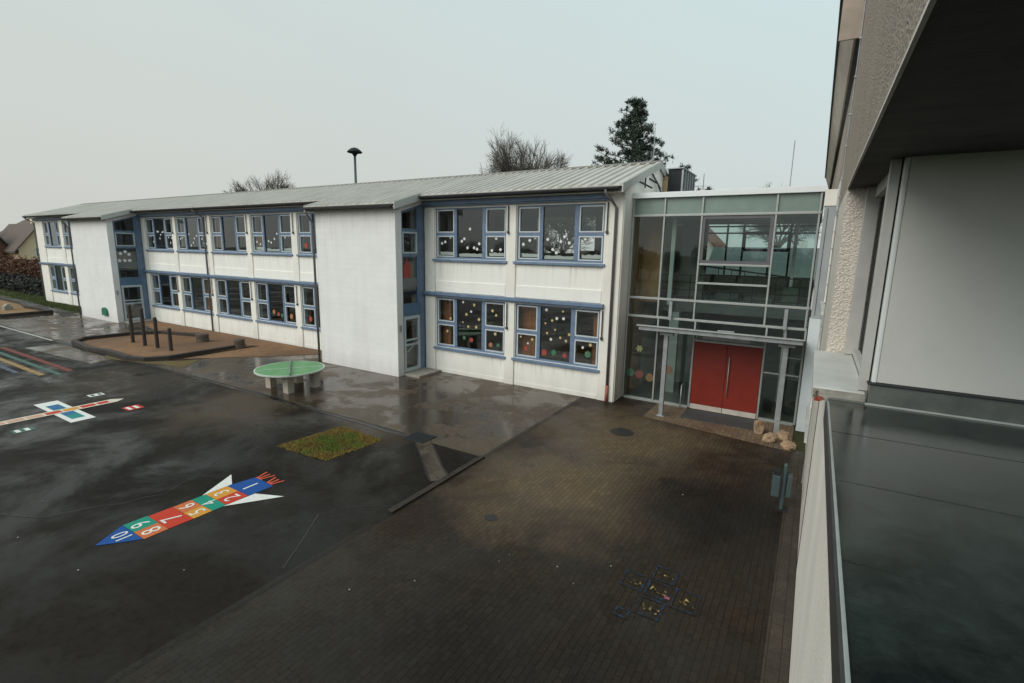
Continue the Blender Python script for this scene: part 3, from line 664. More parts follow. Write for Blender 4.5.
# remaining downpipes
dp = MB()
dp.tube([(-6.02,15.66,7.17),(-6.02,15.66,7.05),(-5.90,16.0,6.82),(-5.82,16.19,6.62),(-5.82,16.19,.62)], .05, 10)
dp.build('downpipe', M['pipe'], school, smooth=True)
dp = MB(); dp.tube([(-5.82,16.19,.60),(-5.82,16.19,-.02)], .062, 10); o = dp.build('downpipe_foot', mat('faded_red_pipe', (.36,.12,.09), .7, .3, 5), school, smooth=True)
dp = MB(); dp.tube([(-31.0,15.66,7.15),(-30.98,15.85,6.95),(-30.92,16.18,6.75),(-30.92,16.18,-.02)], .05, 10); dp.build('downpipe', M['pipe'], school, smooth=True)
dp = MB(); dp.tube([(-58.0,15.66,7.15),(-57.9,15.9,6.95),(-57.78,16.2,6.7),(-57.78,16.2,-.02)], .05, 10); dp.build('downpipe', M['pipe'], school, smooth=True)
# curtains seen in some windows
def curtain(x0, x1, z0, z1, y=FY+.36):
    b = MB(); n = int((x1-x0)/.06); P = [(x0+(x1-x0)*i/n, y+.035*math.sin(i*1.7)+random.uniform(-.01,.01)) for i in range(n+1)]
    for (a0,b0),(a1,b1) in zip(P, P[1:]): b.poly([(a0,b0,z0),(a1,b1,z0),(a1,b1,z1),(a0,b0,z1)])
    b.build('curtain', M['curtain'], school)
curtain(-9.62,-8.72,.9,3.24); curtain(-6.62,-6.22,.9,3.24); curtain(-13.5,-13.05,.9,3.24)
curtain(-29.0,-28.0,4.6,6.0, FY+1.6); curtain(-33.2,-32.3,1.0,3.2, FY+.8); curtain(-30.3,-29.7,4.7,6.8); curtain(-25.0,-24.2,1.0,3.2, FY+1.4)
curtain(-37.1,-36.3,1.0,3.2, FY+.9)
# furniture silhouettes: shelves and tables standing inside
fm = MB()
for x, z in ((-12.4,3.63),(-8.3,3.63),(-12.0,.07),(-8.0,.07),(-36,3.63),(-33,.07),(-25,.07),(-24.6,3.63),(-29,.07)):
    fm.box(x-.7,x+.7,17.6,18.3,z+.70,z+.74)
    for a in (-.65,.6):
        for c in (17.65,18.2): fm.box(x+a,x+a+.05,c,c+.05,z,z+.70)
    fm.box(x-.9,x+.1,20.6,21.0,z,z+1.6)
fm.build('indoor_furniture', mat('indoor_wood', (.17,.10,.055), .6, .3), school)
random.seed(44); dm_ = [mat('indoor_poster_'+n_c, c_c, .8, .2, 4) for n_c, c_c in (('warm',(.45,.25,.12)),('pale',(.5,.47,.4)),('green',(.12,.25,.14)),('blue',(.12,.18,.3)))]
db = MB()
for k in range(46):
    x = random.choice((random.uniform(-13.5,-6.5), random.uniform(-38,-19.5))); z0 = random.choice((1.1,1.5,4.6,5.0)); w_0 = random.uniform(.3,1.1); yy = 21.48
    if x > -15 and z0 > 3: continue
    db.box(x,x+w_0,yy-.03,yy-.005,z0,z0+random.uniform(.3,.9),random.randrange(4))
tag(db.build('wall_display', dm_, school), kind='stuff')
# chimney behind the gable, clad in dark ribbed metal, brick core beside it, aerial bracket on the gable
ch = MB(); ch.box(-5.36,-4.86,20.6,22.9,6.9,8.42)
cmn = ch.build('chimney', M['darkframe'], school)
rb = MB()
for k in range(6): rb.box(-4.858,-4.80,20.62+.42*k,20.74+.42*k,7.0,8.40)
rb.box(-5.40,-4.77,20.54,22.96,8.422,8.46); rb.build('chimney_rib', M['galv'], cmn)
cc_ = MB(); cc_.lathe([(.12,0),(.12,.06),(.2,.08),(.02,.12)], (-5.1,21.3,8.46), 14); cc_.build('chimney_cowl', M['darkframe'], cmn)
bc = MB(); bc.box(-5.57,-5.365,20.62,21.4,6.6,8.15); bc.build('chimney_core', mat('tan_masonry', (.42,.30,.17), .85, .3, 5, .4, 30), school)
ab = MB(); ab.tube([(-5.56,17.35,7.62),(-5.40,18.6,7.50)], .03, 6); ab.tube([(-5.5,18.1,7.45),(-5.5,18.12,7.80)], .025, 6); ab.tube([(-5.55,18.9,8.12),(-5.45,19.9,7.62)], .03, 6); ab.tube([(-5.56,18.8,7.85),(-5.45,19.5,7.76),(-5.40,20.3,7.2)], .03, 6)
ab.build('aerial_bracket', M['darkframe'], school)
pl = MB(); n = 12; c0 = Vector((-40.48,14.35,.38))
pts = [(-.36,0),(.36,0)] + [(.36*math.cos(math.pi*k/n), .28+.26*math.sin(math.pi*k/n)) for k in range(n+1)]
pl.prism([(c0.x+a, 14.33, c0.z+b) for a, b in pts], (0,-.10,0)); o = pl.build('wall_box', mat('green_plastic', (.02,.17,.085), .4, .2), None)
tag(o, 'small green arched box fixed low on the white far stair tower wall', 'wall box')

# ------------------------------------------------------------------ glass entrance hall
hall = thing('entrance_hall', (-2.8,20,0), 'glazed two-storey entrance hall with red double doors and a flat white roof', 'entrance hall')
GY = 17.12; X0, X1 = -5.57, -.04
fr = MB()
def post(x, z0, z1, w_=.06, dep=.14): fr.box(x-w_/2, x+w_/2, GY-.04, GY+dep, z0, z1)
XV = [-5.53, -4.48, -3.29, -1.19, -.09]
for x in XV: post(x, 3.03, 6.98, .052 if x > -5 else .08)
for z in (6.42, 3.66, 3.02):
    fr.box(-5.575, -.04, GY-.052, GY+.12, z-.035, z+.035)
for z in (4.86, 4.255): fr.box(-3.257, -1.223, GY-.045, GY+.12, z-.03, z+.03)
for x in (-5.53, -4.44, -3.22, -1.10, -.58, -.06): post(x, .04, 2.985, .055)
fr.box(-5.49,-3.26,GY-.03,GY+.12,-.02,.085); fr.box(-1.06,-.09,GY-.03,GY+.12,-.02,.085)
fr.box(-3.185,-1.135,GY-.045,GY+.12,2.33,2.40); fr.box(-1.06,-.62,GY-.03,GY+.1,1.55,1.59); fr.box(-.54,-.1,GY-.03,GY+.1,1.55,1.59)
fr.box(-.54,-.1,GY-.03,GY+.1,2.1,2.14)
fr.build('frame', M['alu'], hall, bevel=.006)
def hpane(x0, x1, z0, z1, m='hallglass', y=GY+.03):
    p = MB(); p.poly([(x0,y,z0),(x1,y,z0),(x1,y,z1),(x0,y,z1)]); return p.build('pane', M[m], hall)
for a, b in zip(XV, XV[1:]):
    hpane(a+.03,b-.03,6.455,6.97,'green_glass'); hpane(a+.03,b-.03,3.055,3.625)
    if a == -3.29:
        hpane(a+.03,b-.03,4.89,6.385); hpane(a+.03,b-.03,4.285,4.83); hpane(a+.03,b-.03,3.695,4.225)
    else: hpane(a+.03,b-.03,3.695,6.385)
for a, b in ((-5.53,-4.44),(-4.44,-3.22)): hpane(a+.035,b-.035,.085,2.985)
for a, b in ((-1.10,-.58),(-.58,-.06)): hpane(a+.035,b-.035,.085,2.985)
hpane(-3.185,-1.135,2.40,2.985)
vf = MB(); q = .10
for a_ in ((-3.255,-1.225,4.892,4.892+q),(-3.255,-1.225,6.383-q,6.383),(-3.255,-3.255+q*.8,4.892+q,6.383-q),(-1.225-q,-1.225,4.892+q,6.383-q)): vf.box(a_[0],a_[1],GY-.02,GY+.10,a_[2],a_[3])
vf.build('vent_window', M['mauve'], hall, bevel=.006)
# doors
for a, b, hx in ((-3.18,-2.165,-2.22),(-2.155,-1.14,-2.06)):
    d_ = MB(); d_.box(a, b, GY-.035, GY+.03, .205, 2.325); dd = d_.build('door', M['red'], hall, bevel=.006)
    k_ = MB(); k_.box(a+.004, b-.004, GY-.045, GY+.02, .03, .20); k_.build('kickplate', M['kick'], dd)
    if hx > -2.1:
        h_ = MB(); h_.tube([(hx,GY-.11,.62),(hx,GY-.11,1.95)], .018, 8)
        for z in (.72,1.85): h_.tube([(hx,GY-.035,z),(hx,GY-.11,z)], .012, 6)
        h_.build('handle', M['alu'], dd, smooth=True)
dc = MB(); dc.box(-2.95,-1.5,GY-.10,GY-.05,2.44,2.56); dc.box(-2.5,-2.0,GY-.13,GY-.05,2.60,2.78); dc.build('door_closer_box', M['galv'], hall, bevel=.008)
# roof slab and edge
rs = MB(); rs.box(-5.575,-.012,GY-.10,23.7,6.985,7.16); rs.build('roof', M['whiteroof'], hall, bevel=.01)
cl = MB(); cl.box(-5.56,-.02,GY+.2,23.4,6.44,6.96); cl.build('ceiling', mat('hall_ceiling', (.40,.42,.40), .8, .1), hall)
hf = mat('hall_floor', (.12,.135,.13), .35, .2)
fl = MB(); fl.box(-5.56,-.02,GY+1.9,23.4,3.08,3.42); fl.build('upper_floor', hf, hall)
fl = MB(); fl.box(-5.56,-.02,GY+.2,23.4,-.02,.02); fl.build('floor', hf, hall)
wl = MB(); wl.box(-5.57,-5.50,GY+.3,19.0,.03,6.40); wl.box(-5.49,-4.75,18.3,18.36,3.43,6.38); wl.build('side_wall', mat('orange_wood_panel', (.42,.23,.105), .7, .35, 3, stretch=(1,5,.4)), hall)
wl = MB(); wl.box(-5.56,-.02,23.45,23.6,.0,4.25); wl.box(-5.56,-4.45,23.45,23.6,4.25,6.44); wl.box(-4.6,-3.7,20.4,20.7,.03,6.43); wl.box(-.06,.02,GY+.25,23.4,.03,3.06)
wl.build('rear_wall', mat('hall_grey_wall', (.24,.26,.245), .8, .2), hall)
cb = MB(); cb.box(-4.45,-4.12,GY+1.6,GY+1.9,.02,3.06); cb.box(-.74,-.64,GY+2.5,GY+2.6,.02,6.43); cb.box(-4.35,-4.22,GY+.6,GY+.73,3.42,6.43)
cb.build('column', mat('hall_column', (.48,.51,.49), .6, .1), hall)
rw = MB()
for x in (-4.42,-3.42,-2.78,-1.75,-1.02,-.1): rw.box(x-.035,x+.035,23.47,23.58,4.25,6.44)
for z in (4.28,6.08,6.36): rw.box(-4.45,-.05,23.46,23.59,z-.03,z+.03)
for a_ in ((-2.78,-1.02,6.02,6.14),(-2.78,-1.02,5.33,5.44),(-2.80,-2.68,5.33,6.1),(-1.12,-1.0,5.33,6.1)): rw.box(a_[0],a_[1],23.40,23.6,a_[2],a_[3])
rw.build('rear_window_frame', M['darkframe'], hall)
rp_ = MB(); rp_.poly([(-4.45,23.53,4.25),(-.05,23.53,4.25),(-.05,23.53,6.44),(-4.45,23.53,6.44)]); rp_.build('pane', M['hallglass'], hall)
ra = MB()
for z in (4.42,4.15,3.88,3.62): ra.tube([(-5.45,19.1,z),(-.1,19.1,z)], .018, 6)
for x in (-4.6,-3.9,-3.2,-2.5,-1.8,-1.1,-.4): ra.tube([(x,19.1,3.42),(x,19.1,4.46)], .024, 6)
ra.tube([(-3.8,20.2,4.75),(-.2,20.6,4.35)], .03, 6)
for k in range(8): ra.tube([(-3.6+.45*k,20.25+.05*k,3.45),(-3.6+.45*k,20.25+.05*k,4.7-.05*k)], .015, 5)
ra.build('railing', M['darkframe'], hall)
lp = MB(); lp.box(-2.6,-1.2,19.2,19.35,6.36,6.42); lp.box(-2.6,-1.2,20.6,20.75,6.36,6.42); lp.build('ceiling_lamp', mat('lamp_diffuser', (.75,.72,.6), .5, .05), hall)
# plants, stools and boxes on the upper floor
bx_ = MB(); bx_.box(-3.1,-2.3,19.6,20.1,3.42,3.75); bx_.box(-2.1,-1.2,19.7,20.2,3.42,3.68); bx_.box(-.9,-.4,19.5,20.1,3.42,4.1); bx_.box(-3.0,-2.2,18.9,19.4,.02,1.0)
bx_.build('indoor_bench', mat('bench_fabric', (.12,.16,.13), .8, .4, 4), hall)
# canopy with two posts
cnp = MB(); y0, y1 = 15.35, 17.06
n = 90; za = lambda y: 2.96 - .15*(y-15.35)
vs = []
for yy in (y0, y1):
    for k in range(n*2+1):
        x = -4.66 + (4.62)*k/(2*n); vs.append((x, yy, za(yy) + (.022 if k % 2 else -.004)))
for yy in (y0, y1):
    for k in range(n*2+1): vs.append((-4.66+4.62*k/(2*n), yy, za(yy)-.03))
N = 2*n+1
fs = [(k,k+1,N+k+1,N+k) for k in range(N-1)] + [(2*N+k+1,2*N+k,3*N+k,3*N+k+1) for k in range(N-1)] + [(k+1,k,2*N+k,2*N+k+1) for k in range(N-1)] + [(0,N,3*N,2*N),(N-1,3*N-1,4*N-1,2*N-1),]
cnp.faces(vs, fs); cn_ = cnp.build('canopy', M['canopy'], hall)
bm_ = MB(); bm_.box(-4.60,-.08,15.42,15.50,2.80,2.912); bm_.box(-4.60,-.08,16.70,16.78,2.60,2.715)
for x in (-4.0,-2.9,-1.7,-.45): bm_.prism([(x-.04,15.50,2.80),(x-.04,16.70,2.61),(x-.04,16.70,2.71),(x-.04,15.50,2.895)],(.08,0,0))
bm_.build('canopy_beam', M['galv'], cn_)
for x in (-3.80,-.48):
    p_ = MB(); p_.box(x-.065,x+.065,15.71,15.84,-.02,2.70); p_.box(x-.19,x+.22,15.68,15.87,2.66,2.74); p_.box(x-.12,x+.12,15.66,15.89,-.02,.03)
    p_.build('canopy_post', M['galv'], cn_, bevel=.006)
for x in (-4.02,-.62):
    p_ = MB(); p_.box(x-.05,x+.05,GY-.20,GY-.08,2.98,3.60); p_.build('canopy_bracket', M['galv'], cn_, bevel=.006)
hr = MB(); hr.tube([(-3.42,16.75,0),(-3.42,16.75,.85)], .022, 8); hr.tube([(-3.42,16.75,.85),(-3.42,17.06,.85)], .018, 6); hr.build('hand_rail', M['galv'], hall, smooth=True)

# ------------------------------------------------------------------ near building on the right
near = thing('concrete_building', (1.5,7,0), 'grey roughcast building close up on the right with a recessed wet black ledge', 'building')
XF = .27; LZ, TZ = 3.65, 6.18
b = MB(); b.box(XF, 3.3, -4, 9.0, -.1, 3.47); b.box(XF+.05, 3.3, -4, 9.0, 3.472, 3.60); b.build('lower_wall', M['roughlow'], near)
b = MB(); b.box(XF, 3.3, 1.9, 12.7, TZ+.012, 12.2); b.build('upper_panel', M['rough'], near)
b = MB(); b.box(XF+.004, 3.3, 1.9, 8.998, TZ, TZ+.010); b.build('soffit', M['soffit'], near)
b = MB(); b.box(XF-.010, XF+.012, 1.9, 9.01, TZ-.012, TZ+.014); b.build('drip_edge', mat('pale_drip_edge', (.62,.59,.53), .7, .15), near)
b = MB(); b.box(XF, 3.3, 9.0+.001, 12.7, -.1, TZ+.010); b.build('pier', roughcast('roughcast_reveal', (.88,.80,.70), 30, .75), near)
# the wet ledge with its upstand and flashing
b = MB(); b.box(XF-.008, 2.998, -3.98, 6.33, 3.605, LZ)
lg = b.build('ledge', M['felt'], near)
for yl in (2.9, 4.0, 5.15):
    lp_ = MB(); lp_.prism([(XF+.01,yl,3.6502),(2.99,yl+.06,3.6502),(2.99,yl+.085,3.6502),(XF+.01,yl+.025,3.6502)], (0,0,.0022)); lp_.build('felt_lap', M['felt'], lg)
b = MB(); b.box(XF-.026, XF-.009, -3.98, 6.20, 3.455, 3.652); b.build('flashing', mat('dark_flashing', (.05,.05,.05), .5, .3, 6), lg)
b = MB(); b.box(XF-.012, XF+.006, -3.98, 6.20, 3.653, 3.662); b.build('flashing_edge', mat('pale_metal_edge', (.30,.32,.31), .35, .2, 6), lg, bevel=.004)
b = MB(); b.box(.62, 2.998, 6.335, 6.47, 3.606, 3.87); b.box(.27,.62,6.335,6.40,3.606,3.66); b.build('upstand', M['skirt'], lg, bevel=.006)
b = MB(); b.box(.60, 2.998, 6.325, 6.334, 3.651, 3.668); b.build('upstand_edge', mat('pale_sealant', (.45,.47,.44), .5, .2, 5), lg)
b = MB(); b.box(.60, 2.998, 6.32, 6.475, 3.871, 3.881); b.build('upstand_cap', M['darkframe'], lg)
# grey board closing the recess and the window frame beside it
b = MB(); b.box(.685, 2.998, 6.44, 6.60, 3.883, TZ-.002); bd = b.build('panel', M['board'], near)
b = MB(); b.box(.638, .683, 6.43, 6.60, 3.775, TZ-.002); b.build('panel_edge', M['boardedge'], bd, bevel=.015)
wf = MB()
wf.box(.535, .622, 6.50, 6.62, 3.76, TZ-.004)
wf.box(.50, .665, 8.86, 8.995, 3.76, TZ-.004)
wf.box(.60, .69, 6.62, 8.858, 6.02, TZ-.004); wf.box(.60, .69, 6.62, 8.858, 3.76, 3.84)
wn = wf.build('window', M['gframe'], near, bevel=.006)
p = MB(); p.box(.680, .687, 6.62, 8.858, 3.84, 6.02); p.build('pane', mat('dark_pane', (.008,.009,.010), .5, .1, spec=.1), wn)
wd = MB(); wd.box(.625,.637,6.52,6.60,3.77,TZ-.004); wd.build('gap_shade_strip', M['darkframe'], wn)  # dark strip standing in for the shaded gap beside the post
sl = MB(); sl.box(.115, .60, 6.405, 8.99, 3.615, 3.752); o = sl.build('sill', M['slab'], near, bevel=.012)
bk = MB(); bk.box(.118, .60, 6.385, 6.404, 3.618, 3.742); bk.build('sill_edge', mat('grey_sill_front', (.33,.31,.27), .8, .35, 9, .4, 40), o)
bk = MB(); random.seed(3)
for k in range(9):
    c = Vector((.15+random.uniform(-.03,.07), 6.39+random.uniform(-.03,.02), 3.66+random.uniform(-.03,.05))); s_ = random.uniform(.018,.04)
    vs = [c+Vector((random.uniform(-1,1),random.uniform(-1,1),random.uniform(-1,1))).normalized()*s_*random.uniform(.7,1.2) for _ in range(8)]
    bk.faces(vs, [(0,1,2),(0,2,3),(0,3,4),(0,4,1),(5,2,1),(5,3,2),(5,4,3),(5,1,4),(6,0,5),(7,1,3)])
bk.build('broken_corner', M['brokenc'], o)
ru = MB(); ru.box(.165,.215,6.372,6.384,3.612,3.655); ru.box(.14,.2,6.375,6.384,3.60,3.628); ru.build('rust_patch', M['rust'], o)
# conductor with clips up the corner, open joint further down the wall
cd = MB(); cd.tube([(XF-.015,12.60,12.2),(XF-.015,12.60,3.9),(XF-.015,12.62,.05)], .012, 6)
for z in (11.5,10.8,10.1,9.4,8.7,8.0,7.4,6.75,6.4,6.05,5.7,5.35,5.0,4.6,4.2,3.7): cd.box(XF-.045,XF,12.57,12.63,z-.015,z+.015)
cd.build('lightning_conductor', M['galv'], near)
jt = MB(); jt.box(XF-.006, XF+.01, 8.93, 9.03, -.05, 3.45); jt.build('wall_joint', M['darkframe'], near)
# set-back far bay with its window, canted eaves board, pale end panel
fb = MB(); fb.wall('x', 12.701, 17.05, -.1, 7.1, XF+.012, .6, [(13.3,16.3,3.95,6.3),(13.3,16.3,.9,3.0)]); fb.build('far_bay_wall', M['smooth'], near)
for z0, z1 in ((3.95,6.3),(.9,3.0)):
    f_ = MB()
    for a_ in ((13.302,13.42,z0+.002,z1-.002),(16.18,16.298,z0+.002,z1-.002),(14.76,14.84,z0+.1,z1-.1),(13.42,16.18,z0+.002,z0+.1),(13.42,16.18,z1-.1,z1-.002)): f_.box(.32,.40,*a_)
    wn = f_.build('window', M['gframe'], near)
    p = MB(); p.box(.36,.365,13.42,16.18,z0+.1,z1-.1); p.build('pane', M['hallglass'], wn)
    s_ = MB(); s_.box(.20,.40,13.2,16.4,z0-.07,z0-.003); s_.build('sill', M['slab'], wn)
b = MB(); b.box(1.2,1.3,12.8,17,0,7); b.build('interior_wall', M['room'], near)
ev = MB(); ev.prism([(-.14,12.75,10.4),(.145,12.75,9.55),(.185,12.75,9.55),(-.10,12.75,10.42)], (0,28,0)); ev.build('eaves_board', mat('brown_eaves_board', (.42,.35,.29), .8, .25, 2, stretch=(1,.3,1)), near)
ev = MB(); ev.box(-.12,.268,12.70,12.745,9.45,12.2); ev.build('gable_return', mat('brown_return_board', (.42,.35,.29), .8, .25, 2), near)
ev = MB(); ev.box(-.18,-.135,12.70,40.8,10.34,10.52); ev.box(-.135,3.4,12.75,40.8,10.43,10.52); ev.build('roof_edge', M['darkframe'], near)
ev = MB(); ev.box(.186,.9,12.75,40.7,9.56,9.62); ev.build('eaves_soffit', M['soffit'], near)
ev = MB(); ev.box(XF+.014,.6,12.71,40.6,7.105,9.555); ev.build('far_upper_wall', M['rough'], near)
ev = MB(); ev.box(XF+.014,.6,17.06,40.6,-.1,7.10); ev.build('far_wall', M['smooth'], near)
pp = MB(); pp.box(-.005,.279,16.62,17.04,.02,3.42); pp.build('end_panel', M['palepanel'], near, bevel=.01)
pp = MB(); pp.box(.015,.279,16.66,17.04,3.425,6.55); pu = pp.build('upper_end_panel', mat('bluegrey_panel', (.34,.36,.37), .6, .1, 2), near, bevel=.008)
pp = MB(); pp.box(.10,.112,16.652,16.659,3.5,6.5); pp.build('panel_joint', M['darkframe'], pu)
pp = MB(); pp.box(.0,.279,16.64,17.05,6.56,7.0); pp.build('upper_end_panel', M['smooth'], near)

# ------------------------------------------------------------------ things in the yard
# stone table-tennis table
tt = thing('table_tennis_table', (-16.2,11.1,0), 'round green concrete table tennis table with white rim standing on the wet asphalt', 'table tennis table')
C_ = (-16.2,11.1,0); R_ = 1.20
b = MB(); b.lathe([(R_-.012,.70),(R_,.712),(R_,.752),(R_-.012,.764)], C_, 64); b.build('tabletop', M['green'], tt)
rg = MB(); n = 64
for k in range(n):
    t0, t1 = 2*math.pi*k/n, 2*math.pi*(k+1)/n
    P = lambda rr, t, z: (C_[0]+rr*math.cos(t), C_[1]+rr*math.sin(t), z)
    rg.poly([P(R_-.04,t0,.768),P(R_+.002,t0,.768),P(R_+.002,t1,.768),P(R_-.04,t1,.768)])
    rg.poly([P(R_+.003,t0,.715),P(R_+.003,t1,.715),P(R_+.003,t1,.768),P(R_+.003,t0,.768)])
nd_ = Vector((-.815,.58,0)); nl = Vector((-nd_.y,nd_.x,0))     # net runs away from the viewer, centre line across it
cen = Vector(C_)
def bar(mb, d, q, l0, l1, hw, z, z1=None, mi=0):
    pts = [cen+d*l0+q*hw, cen+d*l0-q*hw, cen+d*l1-q*hw, cen+d*l1+q*hw]
    if z1 is None: mb.poly([(p.x,p.y,z) for p in (pts if (pts[1]-pts[0]).cross(pts[2]-pts[0]).z>0 else pts[::-1])], mi)
    else: mb.prism([(p.x,p.y,z) for p in pts], (0,0,z1-z), mi)
bar(rg, nl, nd_, -R_+.06, R_-.06, .022, .7682); rg.build('white_line', mat('worn_rim_paint', (.56,.60,.54), .6, .2, 6), tt)
nt_ = MB(); bar(nt_, nd_, nl, -R_-.02, R_+.02, .008, .766, .845); nn = nt_.build('net', mat('green_net_plate', (.04,.10,.06), .4, .2), tt)
nt_ = MB(); bar(nt_, nd_, nl, -R_-.025, R_+.025, .012, .846, .858); nt_.build('net_edge', M['galv'], nn)
for dx, dy in ((-.68,-.35),(.45,-.42),(.55,.62),(-.5,.66)):
    l = MB(); x, y = C_[0]+dx, C_[1]+dy
    l.prism([(x-.15,y-.13,-.02),(x+.15,y-.13,-.02),(x+.15,y+.13,-.02),(x-.15,y+.13,-.02)], (0,0,.715)); l.build('leg', mat('pale_concrete', (.46,.41,.34), .8, .2, 3, .3, 60) if 'pale_concrete' not in D.materials else D.materials['pale_concrete'], tt, bevel=.015)

# litter bin on its post by the near building
bn = thing('litter_bin', (-.1,11.1,0), 'grey-blue litter bin on a round-topped post beside the near building', 'bin')
b = MB(); b.tube([(-.08,11.1,-.02),(-.08,11.1,.98),(-.08,11.1,1.02)], [.042,.042,.025], 14); b.build('post', M['bluegrey'], bn, smooth=False)
b = MB(); b.prism([(-.30,10.98,.30),(-.15,10.98,.30),(-.14,11.2,.30),(-.30,11.2,.30)], (0,0,.46)); b.box(-.03,.06,11.0,11.2,.34,.80); bb = b.build('bin_body', M['bluegrey'], bn, bevel=.015)
b = MB(); b.box(-.29,-.155,11.0,11.18,.762,.80); b.box(-.285,-.16,11.0,11.18,.80,.86); b.build('lid', M['darkframe'], bb, bevel=.008)
b = MB(); b.box(-.20,.04,10.99,11.21,-.01,.03); b.build('foot_plate', M['darkframe'], bn)

# boulders by the entrance
def rock(c, sx_, sy_, sz_, seed, label):
    import bmesh
    bm = bmesh.new(); bmesh.ops.create_icosphere(bm, subdivisions=4, radius=1)
    rnd = random.Random(seed); dirs = [Vector((rnd.gauss(0,1),rnd.gauss(0,1),rnd.gauss(0,1))).normalized() for _ in range(16)]
    for v in bm.verts:
        k = 1.0
        for d_ in dirs:
            t = v.co.dot(d_)
            if t > .62: v.co -= d_*(t-.62)*.85
        from mathutils import noise as mn
        v.co *= 1+.16*mn.fractal(v.co*2.3+Vector((seed,0,0)), .9, 2.1, 6)
        v.co = Vector((v.co.x*sx_, v.co.y*sy_, max(-.55,v.co.z)*sz_))
    zmin = min(v.co.z for v in bm.verts)
    me = D.meshes.new('boulder'); bm.to_mesh(me); bm.free(); me.materials.append(M['stone'])
    o = D.objects.new('boulder', me); col.objects.link(o); o.location = (c[0], c[1], -zmin-.02); o.rotation_euler = (0,0,seed)
    tag(o, label, 'boulder', 'boulders beside the entrance')
rock((-.92,15.85),.24,.20,.34,1,'upright tan boulder nearest the red doors')
rock((-.60,15.25),.24,.20,.22,5,'small tan boulder in front, closest to the brick yard')
rock((-.30,15.75),.40,.26,.20,8,'broad flat tan boulder against the right canopy post')
rock((-.12,15.0),.22,.28,.17,11,'low tan boulder against the pale wall panel of the near building')
mt = MB(); mt.box(-3.22,-1.0,15.95,17.03,.011,.024); tag(mt.build('door_mat', mat('grey_mat', (.06,.066,.068), .6, .3, 6, .4, 90)), 'wide grey door mat in front of the red double doors', 'mat')

# sandpit with timber edging, play posts and stumps
pit = [(-32.5,10.0),(-33.1,10.6),(-33.3,12.6),(-32.2,13.95),(-29,15.0),(-24.6,15.1),(-24.7,10.7),(-25.2,10.15),(-26.0,9.85),(-28.2,9.93),(-29.7,9.72)]
sheet('bark_bed', pit, .035, M['bark'])
sheet('bare_earth', [(-38.4,15.4),(-32.2,13.9),(-29,14.8),(-24.5,15.0),(-24.4,11.3),(-21.5,14.2),(-19.6,16.2),(-38.4,16.2)], .014, M['bark'])
M['verge'] = ground_mat('verge_soil', (.10,.075,.03), (.15,.115,.05), .4, .8, tint=(.07,.05,.022))
sheet('mud_verge', [(-24.8,10.3),(-25.2,10.0),(-26.0,9.7),(-28.0,9.72),(-27.2,9.35),(-22.6,10.5),(-23.6,11.6)], .013, M['verge'])
ed = MB()
def rail(mb, pts, wd=.11, h0=-.03, h1=.20):
    for (x0,y0),(x1,y1) in zip(pts, pts[1:]):
        d_ = Vector((x1-x0,y1-y0,0)).normalized(); q = Vector((-d_.y,d_.x,0))*wd; e = d_*.05
        A, B = Vector((x0,y0,h0))-e, Vector((x1,y1,h0))+e
        mb.prism([A+q,A-q,B-q,B+q], (0,0,h1-h0+random.uniform(-.015,.015)))
rail(ed, [pit[3],(-33.0,12.7),pit[1],pit[0],pit[10],pit[9],pit[8],pit[7],(-24.75,10.9),(-24.85,13.9)])
rail(ed, [(-32.2,13.95),(-29.4,14.7)])
tag(ed.build('sandpit_edging', M['timber'], bevel=.02), 'dark timber edging round the bark play bed with the four posts', 'edging')
for (x, y, h, lab) in ((-30.42,11.79,2.02,'tallest of four dark posts, leftmost in the bark bed'),(-28.96,11.73,1.98,'second dark post from the left, nearly as tall as the first'),
                       (-27.89,11.83,1.58,'third dark post from the left, chest high'),(-26.66,11.88,1.15,'shortest dark post, rightmost in the bark bed')):
    b = MB(); b.tube([(x,y,-.05),(x+.02,y,h-.03),(x+.02,y,h)], [.085,.082,.06], 12); tag(b.build('wooden_post', M['timber']), lab, 'post', 'play posts in the bark bed')
for (x, y, lab) in ((-27.85,14.0,'cut tree stump at the back of the bark bed by the downpipe'),(-24.85,14.25,'cut tree stump at the right end of the timber edging')):
    b = MB(); b.lathe([(.36,-.05),(.31,.06),(.28,.30),(.30,.44),(.25,.46)], (x,y,0), 18)
    for v in range(len(b.v)): q = b.v[v]; b.v[v] = (q[0]+.03*math.sin(q[2]*9+q[1]*7), q[1]+.03*math.cos(q[0]*8), q[2])
    tag(b.build('tree_stump', M['stump'], smooth=True), lab, 'stump')
# second pit on the far left
fp = [(-47.4,10.9),(-47.7,13.6),(-52.4,13.5),(-56,14.2),(-62,14.35),(-66,11.0),(-56,10.0)]
sheet('sand_bed', fp, .035, M['sandm'])
ed = MB(); rail(ed, [(-66,11.0),(-56,10.0),(-47.4,10.9),(-47.7,13.6),(-50,13.75),(-52.4,13.5),(-56,14.2),(-62,14.35)], .12, -.03, .24)
tag(ed.build('sandpit_edging', M['timber'], bevel=.02), 'dark timber edging of the sand pit at the far left of the yard', 'edging')
b = MB(); b.box(-52.3,-51.7,12.1,12.6,.0,.30); b.prism([(-52.3,12.1,.301),(-51.7,12.1,.301),(-51.75,12.3,.5),(-52.25,12.3,.5)], (0,.25,0)); tag(b.build('play_block', M['concrete'], bevel=.03), 'grey concrete block standing in the far left sand pit', 'block')
